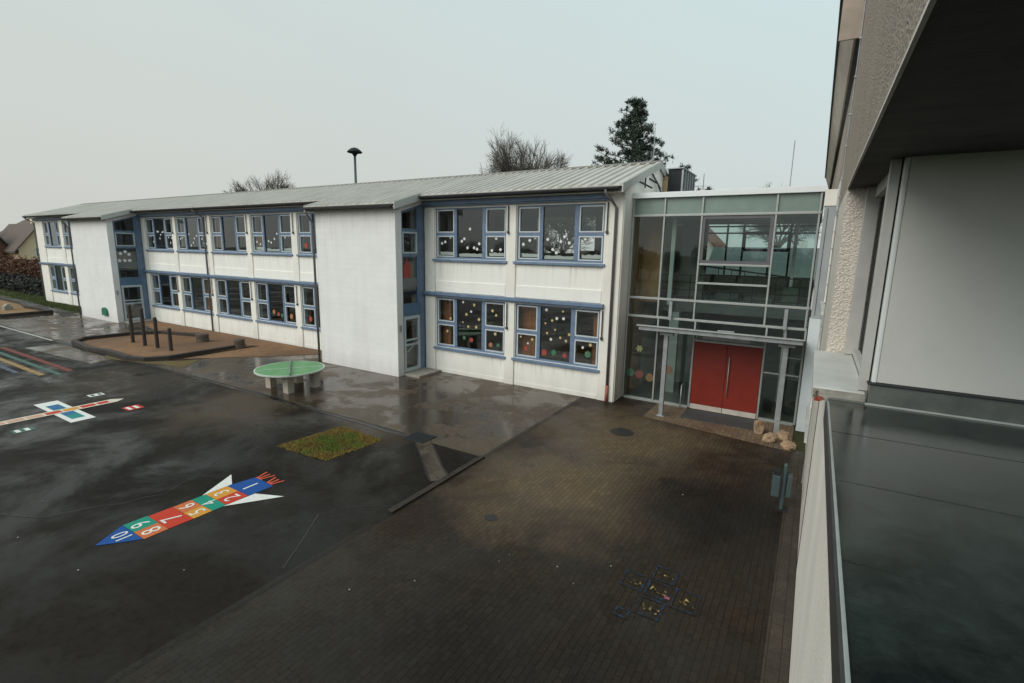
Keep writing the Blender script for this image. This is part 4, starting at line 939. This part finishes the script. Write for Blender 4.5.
# gully in the corner of the asphalt, manhole in the brick yard
gl = thing('drain_grate', (-8.95,10.0,0), 'square black drain grate at the end of the concrete channel', 'drain')
b = MB(); b.box(-9.32,-8.58,9.66,10.30,-.02,.019); b.build('grate_frame', mat('cast_iron', (.012,.012,.012), .5, .3), gl)
b = MB()
for k in range(7): b.box(-9.26+.1*k,-9.21+.1*k,9.72,10.24,.02,.026)
b.build('grate_bars', M['darkframe'], gl)
b = MB(); b.lathe([(.34,-.01),(.34,.012),(.30,.016)], (-4.35,13.6,0), 28); tag(b.build('manhole_cover', mat('iron_cover', (.022,.02,.018), .5, .3)), 'dark round manhole cover in the brick yard left of the entrance canopy', 'manhole cover')
b = MB(); b.lathe([(.13,-.01),(.13,.012),(.11,.014)], (-4.95,7.55,0), 20); tag(b.build('drain_cover', D.materials['iron_cover']), 'small dark round cap in the middle of the brick yard', 'drain cover')

# ------------------------------------------------------------------ painted ground games
def text_faces(mb, s_, cx, cy, h, z, rot=0.0, mi=0, stretch=1.0):
    cu = D.curves.new('t', 'FONT'); cu.body = s_; cu.align_x = 'CENTER'; cu.align_y = 'CENTER'; cu.size = 1.35; cu.resolution_u = 3
    o = D.objects.new('t', cu); col.objects.link(o); bpy.context.view_layer.update()
    me = D.meshes.new_from_object(o.evaluated_get(bpy.context.evaluated_depsgraph_get()))
    xs = [v.co.x for v in me.vertices]; ys = [v.co.y for v in me.vertices]
    mx_, my_ = (min(xs)+max(xs))/2, (min(ys)+max(ys))/2; k = h/(max(ys)-min(ys)); c_, s2 = math.cos(rot), math.sin(rot)
    V = []
    for v in me.vertices:
        a = (v.co.x-mx_)*k*stretch; b2 = (v.co.y-my_)*k; V.append((cx+a*c_-b2*s2, cy+a*s2+b2*c_, z))
    F = [tuple(p.vertices) for p in me.polygons]
    mb.faces(V, F, mi)
    D.objects.remove(o); D.meshes.remove(me); D.curves.remove(cu)
ZP = .0095
rk = thing('rocket_marking', (-10.1,4.6,0), 'rocket-shaped hopscotch painted in bright colours with white fins and numbers 1 to 10', 'ground marking')
xl, xm, xr = -10.50, -10.09, -9.71
fields = [('10',[(-10.20,3.02),(-9.735,3.565),(-10.555,3.565)],PB,-10.17,3.40,.22),
 ('9',rect(xl-.05,xm-.03,3.572,3.97),PG,-10.31,3.76,.26),('8',rect(xm-.026,-9.725,3.572,3.97),PO,-9.92,3.77,.26),
 ('7',[(xl-.02,3.974),(xr-.02,3.974),(xr,4.40),(xl-.01,4.40)],PR,-10.07,4.18,.28),
 ('6',rect(xl,xm,4.404,4.752),PO,-10.30,4.57,.24),('5',rect(xm+.004,xr,4.404,4.752),PY,-9.91,4.57,.24),
 ('4',rect(xl,xr,4.756,5.03),PG,-10.07,4.89,.22),
 ('3',rect(xl,xm,5.034,5.49),PY,-10.29,5.25,.25),('2',rect(xm+.004,xr,5.034,5.49),PR,-9.91,5.25,.26),
 ('1',[(xl,5.494),(xr,5.494),(-9.67,6.03),(-10.38,6.09)],PB,-10.07,5.76,.28)]
for t, P_, m, cx_, cy_, h in fields:
    b = MB(); b.poly([(x,y,ZP) for x,y in P_]); fo = b.build('number_field', m, rk)
    b = MB(); text_faces(b, t, cx_, cy_, h*1.18, ZP+.003, math.pi, 0, .92); b.build('numeral', PW, fo)
for P_ in ([(-10.505,4.97),(-10.50,5.60),(-10.98,5.86)],[(-9.705,4.97),(-9.06,5.88),(-9.68,5.62)]):
    b = MB(); b.poly([(x,y,ZP) for x,y in P_]); b.build('fin', PW, rk)
b = MB()
for cx_ in (-10.27,-9.86):
    for a in (-.30,0,.30):
        bx0, by0 = cx_+a*.22, 6.09-(.0 if cx_<-10 else .05); dx, dy = math.sin(a), math.cos(a); L_ = .30 if a else .26
        q = (dy*.022,-dx*.022)
        b.poly([(bx0-q[0],by0-q[1],ZP),(bx0+q[0],by0+q[1],ZP),(bx0+dx*L_+q[0],by0+dy*L_+q[1],ZP),(bx0+dx*L_-q[0],by0+dy*L_-q[1],ZP)])
    b.poly([(cx_-.10,6.07,ZP+.001),(cx_+.10,6.07,ZP+.001),(cx_+.10,6.11,ZP+.001),(cx_-.10,6.11,ZP+.001)])
b.build('flame', paint('flame_paint', (.62,.10,.045)), rk)
# aeroplane-shaped marking
ap = thing('aeroplane_marking', (-19.6,5.5,0), 'cross-shaped aeroplane painted white with teal wings and red fuselage squares', 'ground marking')
def quad(mb, x0,x1,y0,y1,z): mb.poly([(x0,y0,z),(x1,y0,z),(x1,y1,z),(x0,y1,z)])
b = MB(); quad(b,-21.07,-18.10,5.23,5.83,ZP); b.build('wing_outline', PW, ap)
b = MB(); quad(b,-20.55,-18.45,5.37,5.69,ZP+.003); wg = b.build('wing_field', paint('teal_paint', (.02,.24,.23)), ap)
bp_ = paint('mid_blue_paint', (.04,.14,.33))
for xa, xb in ((-20.5,-19.95),(-19.35,-19.0)): b = MB(); quad(b,xa,xb,5.39,5.67,ZP+.006); b.build('blue_square', bp_, wg)
b = MB(); b.poly([(-19.80,2.9,ZP+.0065),(-19.40,2.9,ZP+.0065),(-19.35,6.85,ZP+.0065),(-19.55,7.12,ZP+.0065),(-19.82,6.85,ZP+.0065)]); fz = b.build('fuselage_outline', paint('cream_paint', (.68,.60,.50)), ap)
b = MB(); y = 2.95; k = 0
while y < 6.7:
    e = min(y+.40, 6.72); quad(b,-19.72,-19.45,y,e-.03,ZP+.0095); y += .43
b.f = b.f
for i in range(len(b.m)): b.m[i] = 0 if i < 5 else (1 if i == 6 else 2)
b.build('fuselage_field', [paint('pale_orange_paint', (.62,.36,.24)), PY, PR], fz)
for (x0,x1,y0,y1,m,lab) in ((-18.62,-18.22,4.05,4.52,PGB,'small teal number square painted left of the rocket beside the plane wing'),(-18.48,-18.0,6.62,7.08,PR,'small red number square painted at the nose of the plane marking'),(-21.0,-20.65,6.58,7.0,PW,'small white number square painted beyond the plane marking')):
    t_ = thing('number_square_marking', ((x0+x1)/2,(y0+y1)/2,0), lab, 'ground marking')
    b = MB(); quad(b,x0,x1,y0,y1,ZP); f_ = b.build('square', m, t_)
    b = MB()
    for dy in (.10,.30): quad(b,x0+.06,x1-.06,y0+dy-.035,y0+dy+.065,ZP+.003)
    b.build('numeral', PW if m is not PW else PGB, f_)
# running lanes on the left
for y0, y1, xa, xb, m, lab in ((6.66,6.86,-36,-25.6,PYB,'long faded yellow lane line ending near the plane marking'),(7.08,7.26,-34,-25.15,PGB,'faded green lane line between the yellow and the red one'),
                               (7.52,7.74,-34,-25.55,PRB,'faded red lane line nearest the bark bed'),(6.25,6.42,-36,-26.8,PBB,'pale blue lane line nearest the viewer, much worn')):
    b = MB(); n = 14
    for k in range(n):
        x0 = xa+(xb-xa)*k/n; x1 = xa+(xb-xa)*(k+1)/n-.03; quad(b,x0,x1,y0,y1,ZP)
    tag(b.build('lane_line', m), lab, 'lane line', 'coloured lane lines on the left')
b = MB(); quad(b,-44,-34.3,9.60,9.74,.012); tag(b.build('lane_line', paint('worn_white_paint', (.42,.41,.38))), 'long white line running to the corner of the bark bed', 'lane line')
# worn chalk hopscotch on the brick yard
def worn(m, lo=.47, hi=.56):
    for n in m.node_tree.nodes:
        if n.type == 'VALTORGB': n.color_ramp.elements[0].position = lo; n.color_ramp.elements[1].position = hi
    return m
hp = thing('worn_hopscotch', (-1.6,7,0), 'worn blue and yellow hopscotch outline painted on the brick yard', 'ground marking')
YD = mat('worn_yellow_paint', (.40,.29,.10), .55, .4, 14, c2=(.026,.020,.014), spec=.15); BD = mat('worn_blue_paint', (.02,.042,.085), .5, .5, 12, c2=(.022,.018,.016), spec=.15)
def outline(mb, x0,x1,y0,y1,wd=.04,z=.013):
    quad(mb,x0,x1,y0,y0+wd,z); quad(mb,x0,x1,y1-wd,y1,z); quad(mb,x0,x0+wd,y0+wd,y1-wd,z); quad(mb,x1-wd,x1,y0+wd,y1-wd,z)
b = MB()
for a_ in ((-2.15,-1.78,7.0,7.42),(-1.75,-1.38,7.42,7.82),(-1.75,-1.38,6.98,7.38),(-1.75,-1.38,6.5,6.94),(-1.34,-.95,6.9,7.4),(-2.0,-1.78,6.3,6.5)): outline(b, *a_)
b.build('square_outline', worn(BD, .50, .60), hp)
b = MB()
for t, cx_, cy_ in (('3',-1.96,7.18),('1',-1.55,7.6),('2',-1.55,7.15),('5',-1.56,6.70),('4',-1.12,7.12)): text_faces(b, t, cx_, cy_, .26, .0145, rad(-100))
b.build('numeral', worn(YD, .49, .60), hp)
b = MB(); quad(b,-1.44,-1.36,7.04,7.10,.0155); b.build('chalk_spot', mat('pink_chalk', (.34,.10,.14), .8, .3), hp)
# bits of litter
random.seed(21)
lm = mat('pale_litter', (.36,.34,.30), .8, .3)
for x, y in ((-4.0,6.7),(-4.05,6.45),(-3.15,6.85),(-2.6,8.9),(-1.95,10.6),(-5.6,4.6),(-2.75,6.6),(-8.2,3.5),(-12.9,3.1),(-11.6,2.4),(-3.2,3.4),(-9.6,2.6),(-4.9,5.3),(-2.4,7.35)):
    b = MB(); s_ = random.uniform(.008,.017); t = random.uniform(0,3)
    b.prism([(x+s_*math.cos(t+a)*random.uniform(.6,1.2), y+s_*math.sin(t+a)*random.uniform(.6,1.2), .0125) for a in (0,1.4,2.9,4.5)], (0,0,.012))
    tag(b.build('litter_scrap', lm), 'tiny pale scrap of litter lying on the wet ground', 'litter', 'scraps of litter scattered over the yard')

# ------------------------------------------------------------------ paper decorations behind the classroom windows
def star_mesh(name, m, pts=6, r0=.072, r1=.042):
    b = MB(); P = []
    for k in range(2*pts):
        q = r0 if k % 2 == 0 else r1; t = math.pi*k/pts; P.append((q*math.cos(t), 0, q*math.sin(t)))
    b.prism(P, (0,.012,0)); o = b.build(name, m, rel=False); return o
def ball_mesh(name, m, r0=.16):
    b = MB(); n = 20
    b.prism([(r0*math.cos(2*math.pi*k/n),0,r0*math.sin(2*math.pi*k/n)) for k in range(n)], (0,.015,0))
    b.prism([(-.02,0,r0+.001),(.02,0,r0+.001),(.02,0,r0+.03),(-.02,0,r0+.03)], (0,.015,0)); return b.build(name, m, rel=False)
SM = {'w': mat('snow_paper', (.80,.80,.78), .7, .05, 8), 'y': mat('yellow_paper', (.60,.48,.22), .7, .15, 8), 'r': mat('red_paper', (.36,.06,.045), .7, .25, 8), 'g': mat('green_paper', (.06,.17,.10), .7, .25, 8), 'o': mat('orange_paper', (.40,.17,.08), .7, .2, 8)}
first = {}
def deco(kind, x, z, label, group, s_=1.0, y=None):
    nm, maker = ('paper_star', star_mesh) if kind in 'wy' else ('paper_bauble', ball_mesh)
    if kind not in first: first[kind] = maker(nm, SM[kind]); o = first[kind]
    else: o = first[kind].copy(); col.objects.link(o)
    o.location = (x, FY+.074 if y is None else y, z); o.scale = (s_,1,s_); tag(o, label, nm.split('_')[1], group)
random.seed(12)
def snow(xw, n_side, n_mid, where):
    for (x0, x1, n) in ((.17,.80,n_side),(1.2,2.2,n_mid),(2.62,3.24,n_side)):
        for k in range(n):
            deco('w', xw+x0+(x1-x0)*(k+.5)/n+random.uniform(-.05,.05), 5.0+random.choice((.15,.3,.45,.6))+random.uniform(-.06,.12)+(.3 if n > 3 and random.random() < .4 else 0), 'white paper snowflake stuck on '+where, 'white snowflakes on '+where)
snow(RX[0],3,7,'the left upper window of the right wing'); snow(RX[1],3,6,'the right upper window of the right wing')
snow(MX[3],2,4,'the fourth upper window of the middle wing'); snow(MX[1],3,5,'the second upper window of the middle wing'); snow(MX[0],3,6,'the first upper window of the middle wing')
# strips of white paper along the bottom of some upper panes
for xw, wh in ((RX[0],'the left upper window of the right wing'),(RX[1],'the right upper window of the right wing'),(MX[3],'the fourth upper window of the middle wing')):
    b = MB(); 
    for x0, x1, z0 in ((.14,.83,.155),(1.10,2.26,.10),(2.57,3.28,.155)):
        n = 9; P = [(xw+x0, FY+.125, UP[0]+z0)] + [(xw+x1, FY+.125, UP[0]+z0)] + [(xw+x1-(x1-x0)*k/n, FY+.125, UP[0]+z0+.10+random.uniform(0,.05)) for k in range(n+1)]
        b.prism(P, (0,.01,0))
    tag(b.build('paper_snow_strip', SM['w']), 'white paper snow strip along the bottom of '+wh, 'paper strip')
stars = {RX[0]: ((1.35,1.95),(1.62,2.05),(1.95,1.93),(1.5,1.42),(1.75,1.55),(1.3,1.18),(2.15,1.28),(1.66,.95),(2.0,.98),(.7,1.25),(.5,.7),(2.75,1.66),(3.0,1.6),(3.18,.98),(2.8,1.0),(2.95,.82)),
         RX[1]: ((1.3,1.9),(2.0,1.95),(1.5,1.55),(1.28,1.45),(1.75,1.65),(1.35,1.1),(1.62,1.22),(1.95,1.62),(1.85,1.0),(1.55,.88),(2.2,1.15),(2.1,.9),(.25,.80),(.7,.75),(.5,.62),(2.8,.7),(3.1,.82),(2.95,.55))}
for xw, P_ in stars.items():
    wh = 'the left lower window of the right wing' if xw == RX[0] else 'the right lower window of the right wing'
    for x, z in P_:
        kd = random.choice('yyyw'); cn_1 = 'yellow' if kd == 'y' else 'white'
        deco(kd, xw+x+random.uniform(-.05,.05), LO[0]+z+random.uniform(-.06,.06), cn_1+' paper star stuck on '+wh, cn_1+' stars on '+wh, random.uniform(.6,1.2))
for k, x, z, lab in (('r',RX[0]+1.72,.38,'red paper bauble low in the left lower window of the right wing'),('g',RX[0]+1.35,.42,'green paper bauble left of the red one in the left lower window'),('o',RX[0]+2.68,.34,'orange paper bauble in the left casement area of the left lower window'),('g',RX[0]+3.1,.36,'green paper bauble at the right edge of the left lower window'),
                     ('r',RX[1]+.5,.42,'red paper bauble in the left casement before the orange curtain'),('r',RX[1]+1.28,.36,'red paper bauble left of the green one in the right lower window'),('g',RX[1]+1.65,.36,'green paper bauble between two red ones in the right lower window'),('r',RX[1]+2.03,.34,'red paper bauble right of the green one in the right lower window'),('g',RX[1]+2.95,.40,'green paper bauble in the right casement of the right lower window')):
    deco(k, x+random.uniform(-.06,.06), LO[0]+z+random.uniform(-.05,.08), lab, None, random.uniform(.45,.75))
for k, dx, z, lab in (('o',1.4,.55,'orange paper bauble in the fourth lower window of the middle wing'),('r',1.8,.45,'red paper bauble in the fourth lower window of the middle wing'),('g',2.1,.40,'green paper bauble in the fourth lower window of the middle wing'),('o',2.9,.42,'orange paper bauble in the right casement of the fourth lower window')): deco(k, MX[3]+dx, LO[0]+z, lab, None, random.uniform(.6,.85))
deco('r', MX[4]+.5, LO[0]+.42, 'red paper bauble in the lower window beside the near stair tower', None, .85); deco('r', MX[4]+.48, UP[0]+.42, 'red paper bauble in the upper window beside the near stair tower', None, .85)
for k, x, z, lab in (('y',-5.05,1.85,'yellow paper star high on the left pane of the entrance hall'),): deco(k, x, z, lab, None, 2.0, GY+.05)
for k, x, z, lab in (('g',-5.32,.95,'green paper bauble on the left pane of the entrance hall'),('r',-5.0,.92,'red paper bauble on the left pane of the entrance hall'),('o',-4.62,.85,'orange paper bauble on the left pane of the entrance hall'),('o',-4.0,1.22,'orange paper bauble behind the left canopy post')): deco(k, x, z, lab, None, .9, GY+.05)
# paper shapes on the stair windows
b = MB(); b.prism([(-14.20,15.05,4.0),(-14.20,15.42,4.0),(-14.20,15.46,4.45),(-14.20,15.36,4.62),(-14.20,15.24,4.68),(-14.20,15.12,4.62),(-14.20,15.02,4.45)], (.012,0,0)); b.prism([(-14.20,15.2,4.681),(-14.20,15.28,4.681),(-14.20,15.28,4.78),(-14.20,15.2,4.78)], (.012,0,0))
tag(b.build('paper_lantern', SM['r']), 'red paper lantern shape on the stair window of the near tower', 'lantern')
fl_ = MB()
for y, z in ((14.85,4.05),(15.15,4.05),(15.42,4.05),(14.95,4.5),(15.22,4.62),(15.42,4.45)):
    fl_.prism([(-38.86, y+.10*math.cos(k*math.pi/4), z+.10*math.sin(k*math.pi/4)) for k in range(8)], (.012,0,0)); 
    if z < 4.2: fl_.box(-38.86,-38.85,y-.08,y+.08,z+.0,z+.22) if False else None
tag(fl_.build('paper_blossom_cluster', SM['w']), 'cluster of white paper blossoms on the stair window of the far tower', 'blossoms')

# ------------------------------------------------------------------ roofscape and background
sm_ = thing('siren_mast', (-39.0,35,0), 'tall thin mast with a dark mushroom-shaped siren rising behind the roof', 'siren')
b = MB(); b.tube([(-39,35,0),(-39,35,13.9)], [.16,.11], 10); b.build('mast', M['bluegrey'], sm_, smooth=True)
b = MB(); b.lathe([(.11,13.75),(.22,13.92),(.34,14.02),(.68,14.08),(.72,14.14),(.56,14.30),(.32,14.47),(.08,14.55)], (-39,35,0), 24); b.build('siren_head', M['darkframe'], sm_, smooth=True)
for x, y, z0, z1, lab in ((-1.25,23.2,7.15,9.6,'tall thin aerial rod on the white hall roof at the right'),(-4.45,22.8,7.15,8.5,'short thin aerial rod with crossbar on the white hall roof'),(-6.85,23.5,7.3,10.7,'thin rod standing in front of the dark pine behind the gable')):
    b = MB(); b.tube([(x,y,z0-.6 if x<-6 else z0),(x,y,z1)], .018, 6)
    if x > -5 and x < -4: b.tube([(x-.9,y,z0+.85),(x+.1,y,z0+.85)], .012, 5)
    tag(b.build('aerial_rod', M['galv']), lab, 'aerial')

def pine(base, H, label):
    t = thing('pine_tree', base, label, 'tree'); rnd = random.Random(4)
    b = MB(); b.tube([Vector(base)+Vector((rnd.uniform(-.05,.05),0,H*k/8)) for k in range(9)], [.30*(1-k/8.6) for k in range(9)], 8); b.build('trunk', M['stump'], t)
    cr_ = MB(); tw = MB(); z = 6.6
    while z < H-.2:
        fz_ = (z-6.6)/(H-6.6); Lm = 6.0*(1-fz_)**1.05+.10
        for k in range(8 if fz_ < .8 else 6):
            a = rnd.uniform(0,6.28); Lb = Lm*rnd.uniform(.55,1.08); p0 = Vector(base)+Vector((0,0,z)); d = Vector((math.cos(a),math.sin(a),rnd.uniform(.02,.35)))
            pts = [p0+d*Lb*s_+Vector((0,0,.5*(s_**2)*Lb*.35)) for s_ in (0,.35,.7,1)]
            tw.tube(pts, [.05,.04,.025,.012], 4)
            for s_ in [.30,.42,.54,.66,.78,.88,.96,1.0]:
                if rnd.random() < .17: continue
                q = pts[0].lerp(pts[3], s_)+Vector((rnd.gauss(0,.22),rnd.gauss(0,.22),rnd.gauss(.05,.12)))
                nb = 30; R0 = rnd.uniform(.26,.44)*(1-.45*fz_)
                for j in range(nb):
                    v = Vector((rnd.gauss(0,1),rnd.gauss(0,1),rnd.gauss(.45,.9))).normalized(); l = R0*rnd.uniform(.5,1.15); w_ = v.cross(Vector((rnd.gauss(0,1),rnd.gauss(0,1),rnd.gauss(0,1)))).normalized()*rnd.uniform(.022,.04)
                    c0 = q+Vector((rnd.gauss(0,.08),rnd.gauss(0,.08),rnd.gauss(0,.07)))
                    cr_.poly([c0-w_, c0+w_, c0+v*l], 0 if rnd.random() < .7 else 1)
        z += rnd.uniform(.42,.62)
    tw.build('branches', M['stump'], t)
    cr_.build('crown', [mat('pine_needles', (.022,.040,.026), .7, .3, 2), mat('pine_needles_light', (.045,.068,.042), .7, .3, 2)], t)
pine((-13.3,40,0), 17.0, 'dark green pine tree rising behind the right end of the school roof')
def bare_tree(base, H, label, seed, W=5.0, spread=.55):
    t = thing('bare_tree', base, label, 'tree'); rnd = random.Random(seed); b = MB(); tr = MB(); m_ = D.materials.get('bare_bark') or mat('bare_bark', (.10,.082,.068), .9, .3, 3)
    h0 = H*.42; tr.tube([base, Vector(base)+Vector((.1,0,h0))], [H*.022,H*.017], 9); tr.build('trunk', m_, t)
    def grow(p, d, L_, r_, lv):
        q = p+d*L_*.5+Vector((rnd.gauss(0,.04),rnd.gauss(0,.04),rnd.gauss(0,.03)))*L_; e = q+(d+Vector((0,0,.03))).normalized()*L_*.5
        b.tube([p,q,e], [r_,r_*.85,r_*.65], 5 if lv < 3 else 3, cap=False)
        if lv >= 5:
            for _k in range(2):
                v = (d+Vector((rnd.gauss(0,.6),rnd.gauss(0,.6),rnd.gauss(.1,.5)))).normalized(); b.tube([p.lerp(e, rnd.uniform(.4,1)), e+v*L_*rnd.uniform(.6,1.0)], [.010,.006], 3, cap=False)
        if lv >= 6: return
        for k in range(rnd.choice((3,4)) if lv < 4 else 3):
            v = Vector((rnd.gauss(0,1),rnd.gauss(0,1),rnd.gauss(0,1))).normalized(); nd__ = (d+v*spread*rnd.uniform(.7,1.3)+Vector((0,0,.03))).normalized()
            s0 = e if k < 2 else q
            grow(s0, nd__, L_*rnd.uniform(.64,.84), max(.014, r_*.60), lv+1)
    p = Vector(base)+Vector((.1,0,h0-.05))
    for k in range(7):
        a = 2*math.pi*k/7+rnd.uniform(-.3,.3); el = rnd.uniform(.25,1.5)
        grow(p, Vector((math.cos(a)*.75,math.sin(a)*.75,el)).normalized(), H*.13, H*.011, 1)
    top = max(v[2] for v in b.v); wid = sorted(math.hypot(v[0]-base[0], v[1]-base[1]) for v in b.v)[int(len(b.v)*.985)]
    kz = (H-h0)/(top-h0); kx = W/wid
    b.v = [(base[0]+(v[0]-base[0])*kx, base[1]+(v[1]-base[1])*kx, h0+(v[2]-h0)*kz) for v in b.v]
    b.build('crown', m_, t)
bare_tree((-26.1,45,0), 17.2, 'bare leafless tree behind the roof to the left of the pine', 5, 5.0)
bare_tree((-76.6,50,0), 17.6, 'bare leafless tree far behind the roof left of the siren mast', 9, 7.0)
bare_tree((-20.4,42,0), 10.5, 'small bare tree seen through the bright upper classroom window', 23)
bare_tree((-4.5,70,0), 14, 'bare leafless tree seen through the glass of the entrance hall', 14)

# hedges at the left edge
def hedge(name, x0, x1, y0, y1, h, n, mats, label, seed):
    rnd = random.Random(seed); b = MB()
    for _ in range(n):
        x = rnd.uniform(x0,x1); hh = h*(.86+.12*math.sin(x*1.3+seed)+.08*math.sin(x*3.1)); y = rnd.uniform(y0,y1); z = hh*rnd.random()**.7
        v = Vector((rnd.gauss(0,1),rnd.gauss(0,1),rnd.gauss(0,1))).normalized(); w_ = v.orthogonal().normalized(); q = v.cross(w_); s_ = rnd.uniform(.05,.13); c = Vector((x,y,z))
        b.poly([c-w_*s_*1.6, c+q*s_*.7, c+w_*s_*1.6, c-q*s_*.7], rnd.choice(range(len(mats))))
    for _ in range(n//60):
        x = rnd.uniform(x0,x1); y = rnd.uniform(y0,y1); b.tube([(x,y,0),(x+rnd.uniform(-.3,.3),y,h*.9)], .03, 3, 0, False)
    tag(b.build(name, mats), label, 'hedge')
hb1, hb2 = mat('brown_leaf', (.115,.055,.032), .8, .3, 5), mat('rust_leaf', (.16,.07,.035), .8, .3, 5)
hd1, hd2 = mat('dark_leaf', (.030,.034,.026), .7, .3, 5), mat('grey_twig', (.055,.05,.045), .8, .3, 5)
hedge('dark_hedge', -110,-60.5,17.4,18.6,1.75,16000,[hd1,hd2],'low dark evergreen hedge along the lawn left of the school',2)
hedge('beech_hedge', -120,-61.5,19.0,20.4,3.5,22000,[hb1,hb2],'taller brown-leaved beech hedge behind the low dark hedge',6)

tl = MB(); rnd = random.Random(77)  # unseen trees behind the camera, added to give the panes something to reflect
for k in range(26):
    cx0 = -75+3.4*k+rnd.uniform(-2,2); cy0 = -62+rnd.uniform(-6,6); hh = rnd.uniform(5.5,8)
    tl.tube([(cx0,cy0,0),(cx0+.2,cy0,hh*.7)], [.25,.08], 6)
    for _ in range(1500):
        v = Vector((rnd.gauss(0,1),rnd.gauss(0,1),rnd.gauss(0,1))).normalized()*rnd.random()**.4; c = Vector((cx0+v.x*hh*.33, cy0+v.y*hh*.33, hh*.62+v.z*hh*.38))
        q = Vector((rnd.gauss(0,1),rnd.gauss(0,1),rnd.gauss(0,1))).normalized()*.17; q2 = q.orthogonal().normalized()*.10
        tl.poly([c-q,c+q2,c+q,c-q2])
tag(tl.build('unseen_treeline', hd1), kind='stuff')
# houses
def house(base, x0,x1,y0,y1, hw, hr, ridge, mats, label, wins=()):
    t = thing('house', base, label, 'house')
    b = MB(); b.box(x0,x1,y0,y1,-.1,hw)
    if ridge == 'x':
        ym = (y0+y1)/2
        for x in (x0,x1-.2): b.prism([(x,y0,hw),(x,y1,hw),(x,ym,hr)], (.2,0,0))
    else:
        xm = (x0+x1)/2
        for y in (y0,y1-.2): b.prism([(x0,y,hw),(x1,y,hw),(xm,y,hr)], (0,.2,0))
    b.build('wall', mats[0], t)
    r_ = MB(); o = .55
    if ridge == 'x':
        k = (hr-hw)/(ym-y0)
        for sy, ye in ((-1,y0-o),(1,y1+o)):
            r_.prism([(x0-o,ye,hw-k*o+.05),(x0-o,ym+sy*.001,hr+.05),(x0-o,ym+sy*.001,hr+.28),(x0-o,ye,hw-k*o+.28)], (x1-x0+2*o,0,0))
    else:
        k = (hr-hw)/(xm-x0)
        for sx_, xe in ((-1,x0-o),(1,x1+o)):
            r_.prism([(xe,y0-o,hw-k*o+.05),(xm+sx_*.001,y0-o,hr+.05),(xm+sx_*.001,y0-o,hr+.28),(xe,y0-o,hw-k*o+.28)], (0,y1-y0+2*o,0))
    ro = r_.build('roof', mats[1], t)
    c_ = MB(); c_.box((x0+x1)/2+.6,(x0+x1)/2+1.3,(y0+y1)/2+.5,(y0+y1)/2+1.2,hr-1.2,hr+.9); c_.build('chimney', mats[0], ro)
    for (a,q,wx,wz,ww,wh) in wins:
        f_ = MB()
        if q == 'y': f_.box(wx,wx+ww,a-.05,a-.001,wz,wz+wh)
        else: f_.box(a+.001,a+.05,wx,wx+ww,wz,wz+wh)
        w_ = f_.build('window', M['whitepaint'], t)
        p = MB()
        if q == 'y': p.box(wx+.1,wx+ww-.1,a-.058,a-.052,wz+.1,wz+wh-.1)
        else: p.box(a+.052,a+.058,wx+.1,wx+ww-.1,wz+.1,wz+wh-.1)
        p.build('pane', M['darkframe'], w_)
tile_br = mat('brown_roof_tiles', (.115,.085,.07), .8, .3, 6); tile_dk = mat('dark_roof_tiles', (.065,.062,.06), .8, .3, 6); tile_rd = mat('red_roof_tiles', (.27,.095,.055), .8, .3, 6); tile_gn = mat('greengrey_roof', (.105,.12,.115), .6, .2, 2)
brick_r = mat('red_brown_brick', (.19,.085,.06), .9, .3, 8); yel = mat('cream_yellow_render', (.80,.62,.40), .9, .08, 2); whr = mat('white_house_render', (.66,.64,.6), .9, .08, 2)
house((-101,30,0), -112,-91,26,36, 5.4,8.7,'x',[brick_r,tile_br],'far house with a broad brown tiled roof beyond the hedges')
house((-93.0,24.2,0), -97,-86.5,22.4,27.0, 4.3,7.2,'x',[yel,tile_br],'cream-yellow house under a brown roof between the brick house and the school',[(22.4,'y',-93,2.9,1.2,1.3),(-86.5,'x',24,3.2,1.1,1.2)])
house((-97,19.5,0), -104.5,-90.5,19.6,22.3, 4.6,6.6,'x',[brick_r,tile_dk],'red-brown brick house with a dark roof at the left edge behind the hedges',[(19.6,'y',-95,2.6,1.4,1.3),(-90.5,'x',20.5,2.6,1.0,1.2)])
house((-12,62,0), -18,-9.0,58,66, 5.3,9.8,'y',[whr,tile_rd],'white house with a red roof seen through the glass hall',[(58,'y',-15,3.2,1.3,1.4),(58,'y',-11.5,3.2,1.3,1.4)])
house((-2,52,0), -8.5,4,50,58, 3.0,5.6,'x',[whr,tile_gn],'low building with a grey-green roof seen through the glass hall')
shd = thing('garden_shed', (-73,21.6,0), 'small shed with a pale roof between the brown hedge and the school', 'shed')
b = MB(); b.box(-74.2,-72.4,21.0,22.6,0,3.9); b.build('wall', M['bluegrey'], shd)
b = MB(); b.prism([(-74.4,20.8,3.9),(-74.4,22.8,3.9),(-74.4,22.8,4.0),(-74.4,21.8,4.3),(-74.4,20.8,4.0)], (2.2,0,0)); b.build('roof', M['whiteroof'], shd)
